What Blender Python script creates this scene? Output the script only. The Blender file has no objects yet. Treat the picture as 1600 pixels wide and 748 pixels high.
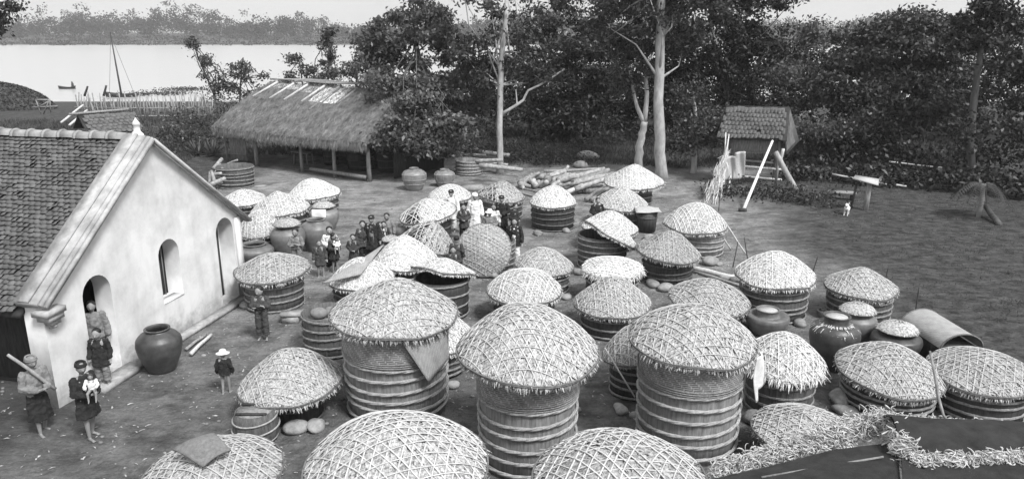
import bpy, math, random
import numpy as np
from mathutils import Matrix, Vector
# ---------------------------------------------------------------- camera
F = 1180.0; PITCH = math.radians(15.6); CH = 7.5
cs, sn = math.cos(PITCH), math.sin(PITCH)
scene = bpy.context.scene
col = scene.collection
cd = bpy.data.cameras.new('camera'); cam = bpy.data.objects.new('camera', cd); col.objects.link(cam)
cam.location = (0, 0, CH); cam.rotation_euler = (math.pi/2-PITCH, 0, 0)
cd.sensor_width = 36; cd.lens = F/1600*36; cd.clip_start = .1; cd.clip_end = 6000
scene.camera = cam
# ---------------------------------------------------------------- sky, sun, exposure
SUN_EL, SUN_AZ = 52, 40        # azimuth: degrees to the right of straight behind the camera
w = bpy.data.worlds.new('World'); scene.world = w; w.use_nodes = True
nt = w.node_tree; nt.nodes.clear()
sk = nt.nodes.new('ShaderNodeTexSky'); sk.sky_type = 'NISHITA'; sk.sun_disc = False
sk.sun_elevation = math.radians(SUN_EL); sk.sun_rotation = math.radians(180-SUN_AZ)
sk.dust_density = 3.0; sk.air_density = 1.5
bw = nt.nodes.new('ShaderNodeSeparateColor'); bg = nt.nodes.new('ShaderNodeBackground'); bg.inputs[1].default_value = .15
wo = nt.nodes.new('ShaderNodeOutputWorld')
nt.links.new(sk.outputs[0], bw.inputs[0])
# thin bright cloud veil, thickest towards the horizon
tcw = nt.nodes.new('ShaderNodeTexCoord'); sxw = nt.nodes.new('ShaderNodeSeparateXYZ'); nt.links.new(tcw.outputs['Generated'], sxw.inputs[0])
nzw = nt.nodes.new('ShaderNodeTexNoise'); nzw.inputs['Scale'].default_value = 3; nzw.inputs['Detail'].default_value = 6; mpw = nt.nodes.new('ShaderNodeMapping'); mpw.inputs['Scale'].default_value = (1, 1, 3)
nt.links.new(tcw.outputs['Generated'], mpw.inputs[0]); nt.links.new(mpw.outputs[0], nzw.inputs[0])
mrw = nt.nodes.new('ShaderNodeMapRange'); mrw.interpolation_type = 'SMOOTHSTEP'; mrw.inputs[1].default_value = .05; mrw.inputs[2].default_value = .75; mrw.inputs[3].default_value = 1.0; mrw.inputs[4].default_value = .3; nt.links.new(sxw.outputs[2], mrw.inputs[0])
m2w = nt.nodes.new('ShaderNodeMapRange'); m2w.inputs[1].default_value = .3; m2w.inputs[2].default_value = .7; m2w.inputs[3].default_value = .8; m2w.inputs[4].default_value = 1.0; nt.links.new(nzw.outputs['Fac'], m2w.inputs[0])
muw = nt.nodes.new('ShaderNodeMath'); muw.operation = 'MULTIPLY'; nt.links.new(mrw.outputs[0], muw.inputs[0]); nt.links.new(m2w.outputs[0], muw.inputs[1])
mxw = nt.nodes.new('ShaderNodeMix'); mxw.data_type = 'FLOAT'; nt.links.new(muw.outputs[0], mxw.inputs[0]); nt.links.new(bw.outputs[2], mxw.inputs[2]); mxw.inputs[3].default_value = 3.7
nt.links.new(mxw.outputs[0], bg.inputs[0]); nt.links.new(bg.outputs[0], wo.inputs[0])
sl = bpy.data.lights.new('sun', 'SUN'); sl.energy = 2.7; sl.angle = math.radians(14); sl.color = (1, 1, 1)
so = bpy.data.objects.new('sun', sl); col.objects.link(so)
el, az = math.radians(SUN_EL), math.radians(SUN_AZ)
sd = Vector((math.sin(az)*math.cos(el), -math.cos(az)*math.cos(el), math.sin(el)))
so.rotation_euler = sd.to_track_quat('Z', 'Y').to_euler(); so.location = (0, 0, 60)
vs = scene.view_settings; vs.view_transform = 'Standard'; vs.look = 'None'; vs.gamma = 1; vs.exposure = 0.6; vs.use_curve_mapping = False
scene.render.resolution_x = 1024; scene.render.resolution_y = 478
# ---------------------------------------------------------------- projection helpers: photo pixel (1600x748) to a point in the place
def ray(px, py):
    u = (px-800)/F; v = (374-py)/F
    return (u, cs+v*sn, -sn+v*cs)
def at(px, py, z=0.0):
    d = ray(px, py); t = (z-CH)/d[2]; return Vector((d[0]*t, d[1]*t, z))
def aty(px, py, Y):
    d = ray(px, py); t = Y/d[1]; return Vector((d[0]*t, Y, CH+d[2]*t))
def proj(x, y, z):
    zc = y*cs+(CH-z)*sn; return (800+F*x/zc, 374-F*(y*sn+(z-CH)*cs)/zc, zc)
def bisect(f, a, b, n=40):
    fa = f(a)
    for _ in range(n):
        m = (a+b)/2; fm = f(m)
        if (fm > 0) == (fa > 0): a = m
        else: b = m
    return (a+b)/2
def noise2(x, y, seed=0):
    r = np.random.RandomState(seed); o = np.zeros_like(x, dtype=float)
    for k in range(7):
        a = r.uniform(0, 6.28); f = r.uniform(.6, 1.6); o += np.sin((x*np.cos(a)+y*np.sin(a))*f+r.uniform(0, 6.28))
    return o/7*1.8
# ---------------------------------------------------------------- mesh collector (numpy)
class MB:
    def __init__(s): s.v = []; s.f = []; s.n = 0
    def add(s, V, Fs):
        V = np.asarray(V, dtype=np.float64).reshape(-1, 3)
        if isinstance(Fs, np.ndarray): s.f.append(Fs+s.n)
        else:
            by = {}
            for q in Fs: by.setdefault(len(q), []).append(q)
            for k, L in by.items(): s.f.append(np.array(L)+s.n)
        s.v.append(V); s.n += len(V); return s
    def xf(s, M):
        M = np.array(M)
        s.v = [v@M[:3, :3].T+M[:3, 3] for v in s.v]; return s
    def mesh(s, name, smooth=False):
        me = bpy.data.meshes.new(name)
        V = np.concatenate(s.v); me.vertices.add(len(V)); me.vertices.foreach_set('co', V.ravel())
        idx = np.concatenate([a.ravel() for a in s.f]); cnt = np.concatenate([np.full(len(a), a.shape[1]) for a in s.f])
        me.loops.add(len(idx)); me.loops.foreach_set('vertex_index', idx.astype(np.int32))
        me.polygons.add(len(cnt)); st = np.concatenate(([0], np.cumsum(cnt)[:-1]))
        me.polygons.foreach_set('loop_start', st.astype(np.int32)); me.polygons.foreach_set('loop_total', cnt.astype(np.int32))
        if smooth: me.polygons.foreach_set('use_smooth', np.ones(len(cnt), dtype=bool))
        me.update(calc_edges=True); return me
    def build(s, name, mt, parent=None, loc=None, smooth=False):
        me = s.mesh(name, smooth); me.materials.append(mt)
        o = bpy.data.objects.new(name, me); col.objects.link(o)
        if parent: o.parent = parent
        if loc is not None: o.location = loc
        return o
def tag(o, label=None, cat=None, group=None, kind=None):
    for k, v in (('label', label), ('category', cat), ('group', group), ('kind', kind)):
        if v: o[k] = v
    return o
def thing(name, label, cat, loc=(0, 0, 0), rz=0, group=None, rot=None):
    o = bpy.data.objects.new(name, None); col.objects.link(o); o.location = loc
    o.rotation_euler = rot if rot else (0, 0, rz); o.empty_display_size = .2
    return tag(o, label, cat, group)
BOXF = np.array([(0, 3, 2, 1), (4, 5, 6, 7), (0, 1, 5, 4), (1, 2, 6, 5), (2, 3, 7, 6), (3, 0, 4, 7)])
def box(mb, c, s, R=None):
    V = np.array([(-1, -1, -1), (1, -1, -1), (1, 1, -1), (-1, 1, -1), (-1, -1, 1), (1, -1, 1), (1, 1, 1), (-1, 1, 1)])*np.array(s)/2
    if R is not None: V = V@np.array(R)[:3, :3].T
    mb.add(V+np.array(c), BOXF); return mb
def hexa(mb, pts): mb.add(np.array(pts), BOXF); return mb
def frames(P):
    P = np.asarray(P, float); T = np.gradient(P, axis=0); T /= np.linalg.norm(T, axis=1)[:, None]+1e-9
    a = np.array([0, 0, 1.]) if abs(T[0][2]) < .9 else np.array([1., 0, 0])
    U = []; u = a-T[0]*a.dot(T[0])
    for t in T:
        u = u-t*u.dot(t); u = u/(np.linalg.norm(u)+1e-9); U.append(u)
    U = np.array(U); return T, U, np.cross(T, U)
def tube(mb, P, r, seg=8, cap=True, jit=0, flat=1.0):
    P = np.asarray(P, float); n = len(P); r = np.broadcast_to(np.asarray(r, float), (n,))
    T, U, W = frames(P); a = np.linspace(0, 2*math.pi, seg, endpoint=False)
    rr = r[:, None]*(1+(np.random.uniform(-jit, jit, (n, seg)) if jit else 0))
    V = P[:, None, :]+U[:, None, :]*(np.cos(a)*rr)[..., None]+W[:, None, :]*(np.sin(a)*rr*flat)[..., None]
    i = np.arange(n-1)[:, None]*seg; j = np.arange(seg)[None, :]; k = (j+1) % seg
    Q = np.stack([i+j, i+k, i+seg+k, i+seg+j], -1).reshape(-1, 4)
    b = mb.n; mb.add(V, Q)
    if cap:
        mb.f.append(np.array([list(range(b+seg-1, b-1, -1))])); mb.f.append(np.array([list(range(b+(n-1)*seg, b+n*seg))]))
    return mb
def lathe(mb, prof, seg=32, jit=0, c=(0, 0, 0)):
    prof = np.array(prof, float); n = len(prof); a = np.linspace(0, 2*math.pi, seg, endpoint=False)
    jj = 1+(noise2(np.cos(a)[None, :]*3+prof[:, 1:2]*2, np.sin(a)[None, :]*3+0*prof[:, :1], 5)*jit)
    V = np.stack([prof[:, :1]*np.cos(a)*jj, prof[:, :1]*np.sin(a)*jj, prof[:, 1:2]+0*a], -1)+np.array(c)
    i = np.arange(n-1)[:, None]*seg; j = np.arange(seg)[None, :]; k = (j+1) % seg
    mb.add(V, np.stack([i+j, i+k, i+seg+k, i+seg+j], -1).reshape(-1, 4)); return mb
def capsule(mb, p0, p1, r0, r1, seg=10):
    p0 = np.array(p0, float); p1 = np.array(p1, float); d = p1-p0; L = np.linalg.norm(d)+1e-6; d = d/L
    th = np.linspace(0, math.pi/2, 4)
    P = [p0-d*r0*math.cos(t) for t in th]+[p1+d*r1*math.sin(t) for t in th[:]]
    R = [r0*math.sin(t)+1e-4 for t in th]+[r1*math.cos(t)+1e-4 for t in th]
    a = np.array([0, 0, 1.]) if abs(d[2]) < .9 else np.array([1., 0, 0])
    u = a-d*a.dot(d); u /= np.linalg.norm(u); v = np.cross(d, u); an = np.linspace(0, 2*math.pi, seg, endpoint=False)
    V = np.array([p+np.outer(np.cos(an), u)*r+np.outer(np.sin(an), v)*r for p, r in zip(P, R)]); n = len(P)
    i = np.arange(n-1)[:, None]*seg; j = np.arange(seg)[None, :]; k = (j+1) % seg
    b = mb.n; mb.add(V, np.stack([i+j, i+k, i+seg+k, i+seg+j], -1).reshape(-1, 4))
    mb.f.append(np.array([list(range(b+seg-1, b-1, -1))])); mb.f.append(np.array([list(range(b+(n-1)*seg, b+n*seg))]))
    return mb
def ellipsoid(mb, c, r, seg=16, rings=10, R=None, jit=0, seed=1):
    t = np.linspace(0.02, math.pi-.02, rings); a = np.linspace(0, 2*math.pi, seg, endpoint=False)
    V = np.stack([np.outer(np.sin(t), np.cos(a)), np.outer(np.sin(t), np.sin(a)), np.outer(np.cos(t), np.ones(seg))], -1).reshape(-1, 3)
    if jit: V = V*(1+jit*noise2(V[:, 0]*2.2+V[:, 2]*1.3, V[:, 1]*2.2-V[:, 2]*1.7, seed))[:, None]
    V = V*np.array(r)
    if R is not None: V = V@np.array(R)[:3, :3].T
    b = mb.n; i = np.arange(rings-1)[:, None]*seg; j = np.arange(seg)[None, :]; k = (j+1) % seg
    mb.add(V+np.array(c), np.stack([i+j, i+seg+j, i+seg+k, i+k], -1).reshape(-1, 4))
    mb.f.append(np.array([list(range(b, b+seg))])); mb.f.append(np.array([list(range(b+rings*seg-1, b+(rings-1)*seg-1, -1))]))
    return mb
def flakes(mb, C, D, N, L, W, bend=.15):
    """many leaves at once: centre C, direction D, normal N, length L, width W; six-vertex bent leaf of four faces"""
    n = len(C); D = D/(np.linalg.norm(D, axis=1)[:, None]+1e-9); S = np.cross(D, N); S /= np.linalg.norm(S, axis=1)[:, None]+1e-9
    N = np.cross(S, D); L = np.broadcast_to(L, (n,))[:, None]; W = np.broadcast_to(W, (n,))[:, None]
    V = np.stack([C-D*L/2-S*W*.25, C-D*L/2+S*W*.25, C+S*W/2+N*L*bend, C+D*L/2+S*W*.12, C+D*L/2-S*W*.12, C-S*W/2+N*L*bend], 1)
    i = np.arange(n)[:, None]*6
    mb.add(V.reshape(-1, 3), np.concatenate([i+np.array([[0, 1, 2, 5]]), i+np.array([[5, 2, 3, 4]])])); return mb
def unit(n, rng):
    v = rng.normal(size=(n, 3)); return v/np.linalg.norm(v, axis=1)[:, None]
def pixel_leaves(mb, C, L, W, rng, up=.4):
    """tree leaves: single diamond quads with an upward bias"""
    n = len(C); N = unit(n, rng); N[:, 2] += up; N /= np.linalg.norm(N, axis=1)[:, None]
    D = np.cross(N, unit(n, rng)); D /= np.linalg.norm(D, axis=1)[:, None]+1e-9; S = np.cross(N, D)
    L = L*rng.uniform(.6, 1.3, n)[:, None]; W = W*rng.uniform(.7, 1.3, n)[:, None]
    V = np.stack([C-D*L/2, C+S*W/2-D*L*.08, C+D*L/2-N*L*.12, C-S*W/2-D*L*.08], 1)
    mb.add(V.reshape(-1, 3), np.arange(n*4).reshape(-1, 4)); return mb
# ---------------------------------------------------------------- materials (the photograph is black and white: all greys)
def mat(name, lo, hi, scale=6, rough=.8, bump=0, bscale=None, detail=6, stretch=(1, 1, 1), spec=.3, contrast=(.3, .7), rand=0, trans=0):
    m = bpy.data.materials.new(name); m.use_nodes = True; t = m.node_tree; N = t.nodes; Lk = t.links; p = N['Principled BSDF']
    tc = N.new('ShaderNodeTexCoord'); mp = N.new('ShaderNodeMapping'); mp.inputs['Scale'].default_value = stretch
    Lk.new(tc.outputs['Object'], mp.inputs[0])
    oi = N.new('ShaderNodeObjectInfo'); cb = N.new('ShaderNodeVectorMath'); cb.operation = 'MULTIPLY_ADD'
    cb.inputs[1].default_value = (37, 53, 71); Lk.new(oi.outputs['Random'], cb.inputs[0]); Lk.new(mp.outputs[0], cb.inputs[2])
    nz = N.new('ShaderNodeTexNoise'); nz.inputs['Scale'].default_value = scale; nz.inputs['Detail'].default_value = detail; nz.inputs['Roughness'].default_value = .65
    Lk.new(cb.outputs[0], nz.inputs['Vector'])
    mr = N.new('ShaderNodeMapRange'); mr.inputs['From Min'].default_value = contrast[0]; mr.inputs['From Max'].default_value = contrast[1]
    mr.inputs['To Min'].default_value = lo; mr.inputs['To Max'].default_value = hi; Lk.new(nz.outputs['Fac'], mr.inputs[0])
    out = mr.outputs[0]
    if rand:
        m1 = N.new('ShaderNodeMapRange'); m1.inputs['To Min'].default_value = 1-rand; m1.inputs['To Max'].default_value = 1+rand; Lk.new(oi.outputs['Random'], m1.inputs[0])
        mu = N.new('ShaderNodeMath'); mu.operation = 'MULTIPLY'; Lk.new(out, mu.inputs[0]); Lk.new(m1.outputs[0], mu.inputs[1]); out = mu.outputs[0]
    Lk.new(out, p.inputs['Base Color']); p.inputs['Roughness'].default_value = rough; p.inputs['Specular IOR Level'].default_value = spec
    if bump:
        n2 = N.new('ShaderNodeTexNoise'); n2.inputs['Scale'].default_value = bscale or scale*4; n2.inputs['Detail'].default_value = 5; Lk.new(cb.outputs[0], n2.inputs['Vector'])
        b = N.new('ShaderNodeBump'); b.inputs['Strength'].default_value = bump; b.inputs['Distance'].default_value = .02; Lk.new(n2.outputs['Fac'], b.inputs['Height']); Lk.new(b.outputs[0], p.inputs['Normal'])
    if trans:
        tr = N.new('ShaderNodeBsdfTranslucent'); Lk.new(out, tr.inputs[0]); mx = N.new('ShaderNodeMixShader'); mx.inputs[0].default_value = trans
        Lk.new(p.outputs[0], mx.inputs[1]); Lk.new(tr.outputs[0], mx.inputs[2]); Lk.new(mx.outputs[0], N['Material Output'].inputs[0])
    m['out'] = 1; return m
M = {}
M['thatch'] = mat('dry leaf thatch', .22, .72, 22, .85, .5, 60, contrast=(.36, .62), rand=.2)
M['thatch_old'] = mat('weathered leaf thatch', .15, .5, 22, .85, .5, 60, contrast=(.36, .62), rand=.12)
M['fringe'] = mat('pale frayed leaf ends', .35, .75, 20, .85, .3, 60)
M['strip'] = mat('split bamboo strip', .58, .84, 14, .6, .2, rand=.08)
M['strip_old'] = mat('weathered bamboo strip', .34, .6, 14, .6, .2, rand=.08)
M['rim'] = mat('dark cane rim', .07, .2, 12, .6, .3)
M['tie'] = mat('dark binding', .03, .07, 12, .8)
M['stave'] = mat('dark soaked staves', .02, .07, 7, .6, .5, 30, stretch=(3, 3, .35), spec=.35)
M['stave_l'] = mat('grey worn staves', .11, .29, 7, .7, .5, 30, stretch=(3, 3, .35))
M['stave_m'] = mat('brown weathered staves', .05, .14, 7, .7, .5, 30, stretch=(3, 3, .35))
M['hoop'] = mat('twisted bamboo hoop', .12, .3, 20, .6, .4, rand=.1)
M['hoop_l'] = mat('pale twisted bamboo hoop', .2, .42, 20, .6, .4, rand=.1)
M['hoop_d'] = mat('dark twisted bamboo hoop', .05, .14, 20, .6, .4, rand=.1)
M['clay'] = mat('brown glazed stoneware', .09, .19, 4, .45, .15, 30, spec=.55)
M['clay_l'] = mat('pale stoneware', .14, .26, 4, .4, .2, 30, spec=.5)
M['clay_d'] = mat('dark glazed stoneware', .03, .08, 5, .42, .2, 30, spec=.5)
M['plaster'] = mat('whitewashed plaster', .44, .70, 1.1, .9, .35, 6, detail=10, contrast=(.25, .6))
M['moulding'] = mat('weathered lime moulding', .22, .5, 3, .9, .4, 14, detail=10)
M['tile'] = mat('grey clay roof tile', .06, .16, 2.5, .75, .4, 40, detail=8)
M['tile_dark'] = mat('mortar bed under tiles', .02, .05, 5, .9)
M['ridge'] = mat('lime ridge tile', .18, .36, 4, .85, .3)
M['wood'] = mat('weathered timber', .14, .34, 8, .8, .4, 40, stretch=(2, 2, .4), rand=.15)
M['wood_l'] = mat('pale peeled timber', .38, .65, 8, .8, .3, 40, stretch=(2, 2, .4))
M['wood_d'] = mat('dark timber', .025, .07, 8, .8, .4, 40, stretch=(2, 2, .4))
M['log'] = mat('split log wood', .12, .42, 7, .85, .5, 30, rand=.35)
M['straw_roof'] = mat('grey straw roof', .09, .26, 2.5, .9, .4, 30, detail=9, contrast=(.32, .68))
M['white'] = mat('white cotton', .62, .8, 9, .9, .25, 25)
M['sheet'] = mat('bleached mat', .5, .75, 6, .9, .2)
M['matp'] = mat('pale woven mat', .34, .5, 20, .8, .5, 90, stretch=(1, 1, 1))
M['matd'] = mat('dull woven mat', .12, .22, 20, .8, .6, 120)
M['black'] = mat('black cotton', .012, .03, 9, .9, .25, 25)
M['darkc'] = mat('dark brown cotton', .03, .07, 9, .9, .25, 25, rand=.3)
M['greyc'] = mat('grey cotton', .13, .24, 9, .9, .25, 25)
M['skin'] = mat('tanned skin', .2, .29, 9, .55, .1, rand=.15)
M['hair'] = mat('black hair', .008, .02, 20, .5, .3)
M['dark'] = mat('dark interior', .01, .02, 3, .9)  # near-black colour in place of the shade indoors
M['bark'] = mat('dark bark', .05, .13, 6, .9, .7, 18, stretch=(1, 1, .3))
M['bark_l'] = mat('pale bark', .22, .5, 4, .85, .6, 18, stretch=(1, 1, .4))
M['leaf'] = mat('mid green leaves', .028, .085, .9, .45, spec=.5, trans=.2, rand=.15)
M['leaf_l'] = mat('light leaves', .055, .14, .9, .45, spec=.5, trans=.25, rand=.1)
M['leaf_d'] = mat('dark green leaves', .014, .045, .7, .5, spec=.4, trans=.12, rand=.15)
M['grass'] = mat('rough grass', .03, .09, .6, .8, trans=.1)
M['far'] = mat('far foliage', .012, .05, .05, .8)
M['stone'] = mat('field stone', .16, .34, 6, .85, .5, rand=.3)
M['garland'] = mat('curled dry leaves', .3, .6, 9, .8, .2)
M['black_sheet'] = mat('dark oiled matting', .012, .035, 6, .85, .4, 90)
def weave_mat(name, lo, hi, k=1):
    m = bpy.data.materials.new(name); m.use_nodes = True; t = m.node_tree; N = t.nodes; L = t.links; p = N['Principled BSDF']
    uv = N.new('ShaderNodeUVMap'); sx = N.new('ShaderNodeSeparateXYZ'); L.new(uv.outputs[0], sx.inputs[0])
    def ma(op, a, b=None, c=None):
        n = N.new('ShaderNodeMath'); n.operation = op
        for i, x in enumerate((a, b, c)):
            if x is None: continue
            if isinstance(x, (int, float)): n.inputs[i].default_value = x
            else: L.new(x, n.inputs[i])
        return n.outputs[0]
    u = ma('MULTIPLY', sx.outputs[0], 42*k); v = ma('MULTIPLY', sx.outputs[1], 42*k)
    zig = ma('ABSOLUTE', ma('SUBTRACT', ma('FRACT', ma('MULTIPLY', v, .055)), .5))
    ph = ma('FRACT', ma('MULTIPLY', ma('ADD', ma('FLOOR', u), ma('FLOOR', ma('ADD', v, ma('MULTIPLY', zig, 3)))), .25))
    over = ma('GREATER_THAN', ph, .5)
    su = ma('SINE', ma('MULTIPLY', ma('FRACT', u), 3.1416)); sv = ma('SINE', ma('MULTIPLY', ma('FRACT', v), 3.1416))
    hgt = ma('ADD', ma('MULTIPLY', over, ma('ADD', su, .6)), ma('MULTIPLY', ma('SUBTRACT', 1, over), sv))
    nz = N.new('ShaderNodeTexNoise'); nz.inputs['Scale'].default_value = 5; nz.inputs['Detail'].default_value = 7; L.new(uv.outputs[0], nz.inputs['Vector'])
    g = ma('ADD', ma('MULTIPLY', hgt, .35), ma('MULTIPLY', nz.outputs['Fac'], 1.0))
    mr = N.new('ShaderNodeMapRange'); mr.inputs['From Min'].default_value = .3; mr.inputs['From Max'].default_value = 1.15; mr.inputs['To Min'].default_value = lo; mr.inputs['To Max'].default_value = hi
    L.new(g, mr.inputs[0]); L.new(mr.outputs[0], p.inputs['Base Color']); p.inputs['Roughness'].default_value = .75
    b = N.new('ShaderNodeBump'); b.inputs['Strength'].default_value = .8; b.inputs['Distance'].default_value = .01; L.new(hgt, b.inputs['Height']); L.new(b.outputs[0], p.inputs['Normal'])
    return m
M['weave'] = weave_mat('herringbone bamboo matting', .05, .36, .62)
M['weave_l'] = weave_mat('pale bamboo matting', .2, .48)
def set_uv(o, f):
    me = o.data; uv = me.uv_layers.new(name='UVMap'); co = np.empty(len(me.vertices)*3); me.vertices.foreach_get('co', co); co = co.reshape(-1, 3)
    li = np.empty(len(me.loops), dtype=np.int32); me.loops.foreach_get('vertex_index', li); U = f(co)[li]; uv.data.foreach_set('uv', U.ravel()); return o
def ground_mat():
    m = bpy.data.materials.new('trodden earth'); m.use_nodes = True; t = m.node_tree; N = t.nodes; L = t.links; p = N['Principled BSDF']
    tc = N.new('ShaderNodeTexCoord'); sp = N.new('ShaderNodeSeparateXYZ'); L.new(tc.outputs['Object'], sp.inputs[0])
    def nz(s, d=8, r=.6, st=None):
        n = N.new('ShaderNodeTexNoise'); n.inputs['Scale'].default_value = s; n.inputs['Detail'].default_value = d; n.inputs['Roughness'].default_value = r
        if st:
            mp = N.new('ShaderNodeMapping'); mp.inputs['Scale'].default_value = st; L.new(tc.outputs['Object'], mp.inputs[0]); L.new(mp.outputs[0], n.inputs[0])
        else: L.new(tc.outputs['Object'], n.inputs[0])
        return n.outputs['Fac']
    def ma(op, a, b=None, c=None, cl=False):
        n = N.new('ShaderNodeMath'); n.operation = op; n.use_clamp = cl
        for i, x in enumerate((a, b, c)):
            if x is None: continue
            if isinstance(x, (int, float)): n.inputs[i].default_value = x
            else: L.new(x, n.inputs[i])
        return n.outputs[0]
    def mr(x, a, b, c, d):
        n = N.new('ShaderNodeMapRange'); n.interpolation_type = 'SMOOTHSTEP'
        for i, q in enumerate((a, b, c, d)): n.inputs[i+1].default_value = q
        L.new(x, n.inputs[0]); return n.outputs[0]
    def mix(f, a, b):
        return ma('ADD', ma('MULTIPLY', f, b), ma('MULTIPLY', ma('SUBTRACT', 1, f), a))
    wob = ma('MULTIPLY', ma('SUBTRACT', nz(.12, 5), .5), 14)
    X = ma('ADD', sp.outputs[0], wob); Y = ma('ADD', sp.outputs[1], wob)
    dirt = mr(nz(.9, 12, .7), .32, .68, .11, .29)
    fine = ma('MULTIPLY', mr(nz(14, 10, .75), .3, .7, .76, 1.2), mr(nz(3.1, 6, .7, (.6, 1.3, 1)), .36, .62, .8, 1.12))
    dirt = ma('MULTIPLY', dirt, fine)
    damp = mr(nz(.45, 6, .6, (1, 1, 1)), .52, .66, 1, .72); dirt = ma('MULTIPLY', dirt, damp)
    field = ma('MULTIPLY', mr(nz(2.2, 10, .8, (.8, 1.1, 1)), .34, .66, .024, .10), fine)
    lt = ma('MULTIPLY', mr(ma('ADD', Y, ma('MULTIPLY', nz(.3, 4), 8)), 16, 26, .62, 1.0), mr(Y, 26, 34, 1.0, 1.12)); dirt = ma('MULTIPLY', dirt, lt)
    k1 = mr(ma('ADD', X, ma('MULTIPLY', Y, -.12)), 5, 10.5, 0, 1)           # rough field to the right
    grass = mr(nz(2.2, 10, .8), .35, .7, .03, .1)
    k2 = mr(ma('ADD', Y, ma('MULTIPLY', X, .30)), 41.5, 45.5, 0, 1)         # rough grass under the trees
    c = mix(k1, dirt, field); c = mix(k2, c, grass)
    k3 = ma('MULTIPLY', mr(X, -16.5, -13.5, 1, 0), mr(Y, 26, 30, 0, 1)); c = mix(k3, c, grass)
    k4 = mr(sp.outputs[0], -10.2, -8.2, 1, 0); k4 = ma('MULTIPLY', k4, mr(sp.outputs[1], 12, 20, 1, 0)); c = mix(ma('MULTIPLY', k4, .75), c, .045)  # shade under the eaves painted into the earth beside the white building
    k5 = mr(sp.outputs[1], 480, 500, 0, 1); c = mix(k5, c, mr(nz(.06, 8, .7, (.3, 1.5, 1)), .35, .65, .03, .11))
    L.new(c, p.inputs['Base Color']); p.inputs['Roughness'].default_value = .95; p.inputs['Specular IOR Level'].default_value = .15
    h = ma('ADD', ma('MULTIPLY', nz(2.5, 6, .6), 1.0), ma('MULTIPLY', nz(16, 8, .7), .35))
    b = N.new('ShaderNodeBump'); b.inputs['Strength'].default_value = .9; b.inputs['Distance'].default_value = .2; L.new(h, b.inputs['Height']); L.new(b.outputs[0], p.inputs['Normal'])
    return m
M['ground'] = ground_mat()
def plaster_mat():
    m = M['plaster']; t = m.node_tree; N = t.nodes; L = t.links; p = N['Principled BSDF']; src = p.inputs['Base Color'].links[0].from_socket
    tc = N.new('ShaderNodeTexCoord'); sp = N.new('ShaderNodeSeparateXYZ'); L.new(tc.outputs['Object'], sp.inputs[0])
    mp = N.new('ShaderNodeMapping'); mp.inputs['Scale'].default_value = (2.2, 2.2, .5); L.new(tc.outputs['Object'], mp.inputs[0])
    n1 = N.new('ShaderNodeTexNoise'); n1.inputs['Scale'].default_value = 1.5; n1.inputs['Detail'].default_value = 8; L.new(mp.outputs[0], n1.inputs[0])
    n2 = N.new('ShaderNodeTexNoise'); n2.inputs['Scale'].default_value = 3; n2.inputs['Detail'].default_value = 9; n2.inputs['Roughness'].default_value = .7; L.new(tc.outputs['Object'], n2.inputs[0])
    a = N.new('ShaderNodeMapRange'); a.inputs[1].default_value = .5; a.inputs[2].default_value = .75; a.inputs[3].default_value = 1; a.inputs[4].default_value = .86; L.new(n1.outputs['Fac'], a.inputs[0])
    z = N.new('ShaderNodeMath'); z.operation = 'MULTIPLY_ADD'; z.inputs[1].default_value = -1.6; L.new(n2.outputs['Fac'], z.inputs[0]); L.new(sp.outputs[2], z.inputs[2])
    b = N.new('ShaderNodeMapRange'); b.inputs[1].default_value = -.9; b.inputs[2].default_value = -.25; b.inputs[3].default_value = .4; b.inputs[4].default_value = 1; L.new(z.outputs[0], b.inputs[0])
    m1 = N.new('ShaderNodeMath'); m1.operation = 'MULTIPLY'; L.new(a.outputs[0], m1.inputs[0]); L.new(b.outputs[0], m1.inputs[1])
    m2 = N.new('ShaderNodeMath'); m2.operation = 'MULTIPLY'; L.new(src, m2.inputs[0]); L.new(m1.outputs[0], m2.inputs[1]); L.new(m2.outputs[0], p.inputs['Base Color'])
plaster_mat()
def water_mat():
    m = bpy.data.materials.new('river water'); m.use_nodes = True; t = m.node_tree; N = t.nodes; L = t.links; p = N['Principled BSDF']
    p.inputs['Base Color'].default_value = (.42, .42, .42, 1); p.inputs['Roughness'].default_value = .22; p.inputs['IOR'].default_value = 1.33; p.inputs['Specular IOR Level'].default_value = .8
    tc = N.new('ShaderNodeTexCoord'); mp = N.new('ShaderNodeMapping'); mp.inputs['Scale'].default_value = (.25, 1, 1); L.new(tc.outputs['Object'], mp.inputs[0])
    n = N.new('ShaderNodeTexNoise'); n.inputs['Scale'].default_value = .7; n.inputs['Detail'].default_value = 5; L.new(mp.outputs[0], n.inputs[0])
    b = N.new('ShaderNodeBump'); b.inputs['Strength'].default_value = .3; b.inputs['Distance'].default_value = .4; L.new(n.outputs['Fac'], b.inputs['Height']); L.new(b.outputs[0], p.inputs['Normal'])
    return m
M['water'] = water_mat()
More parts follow.
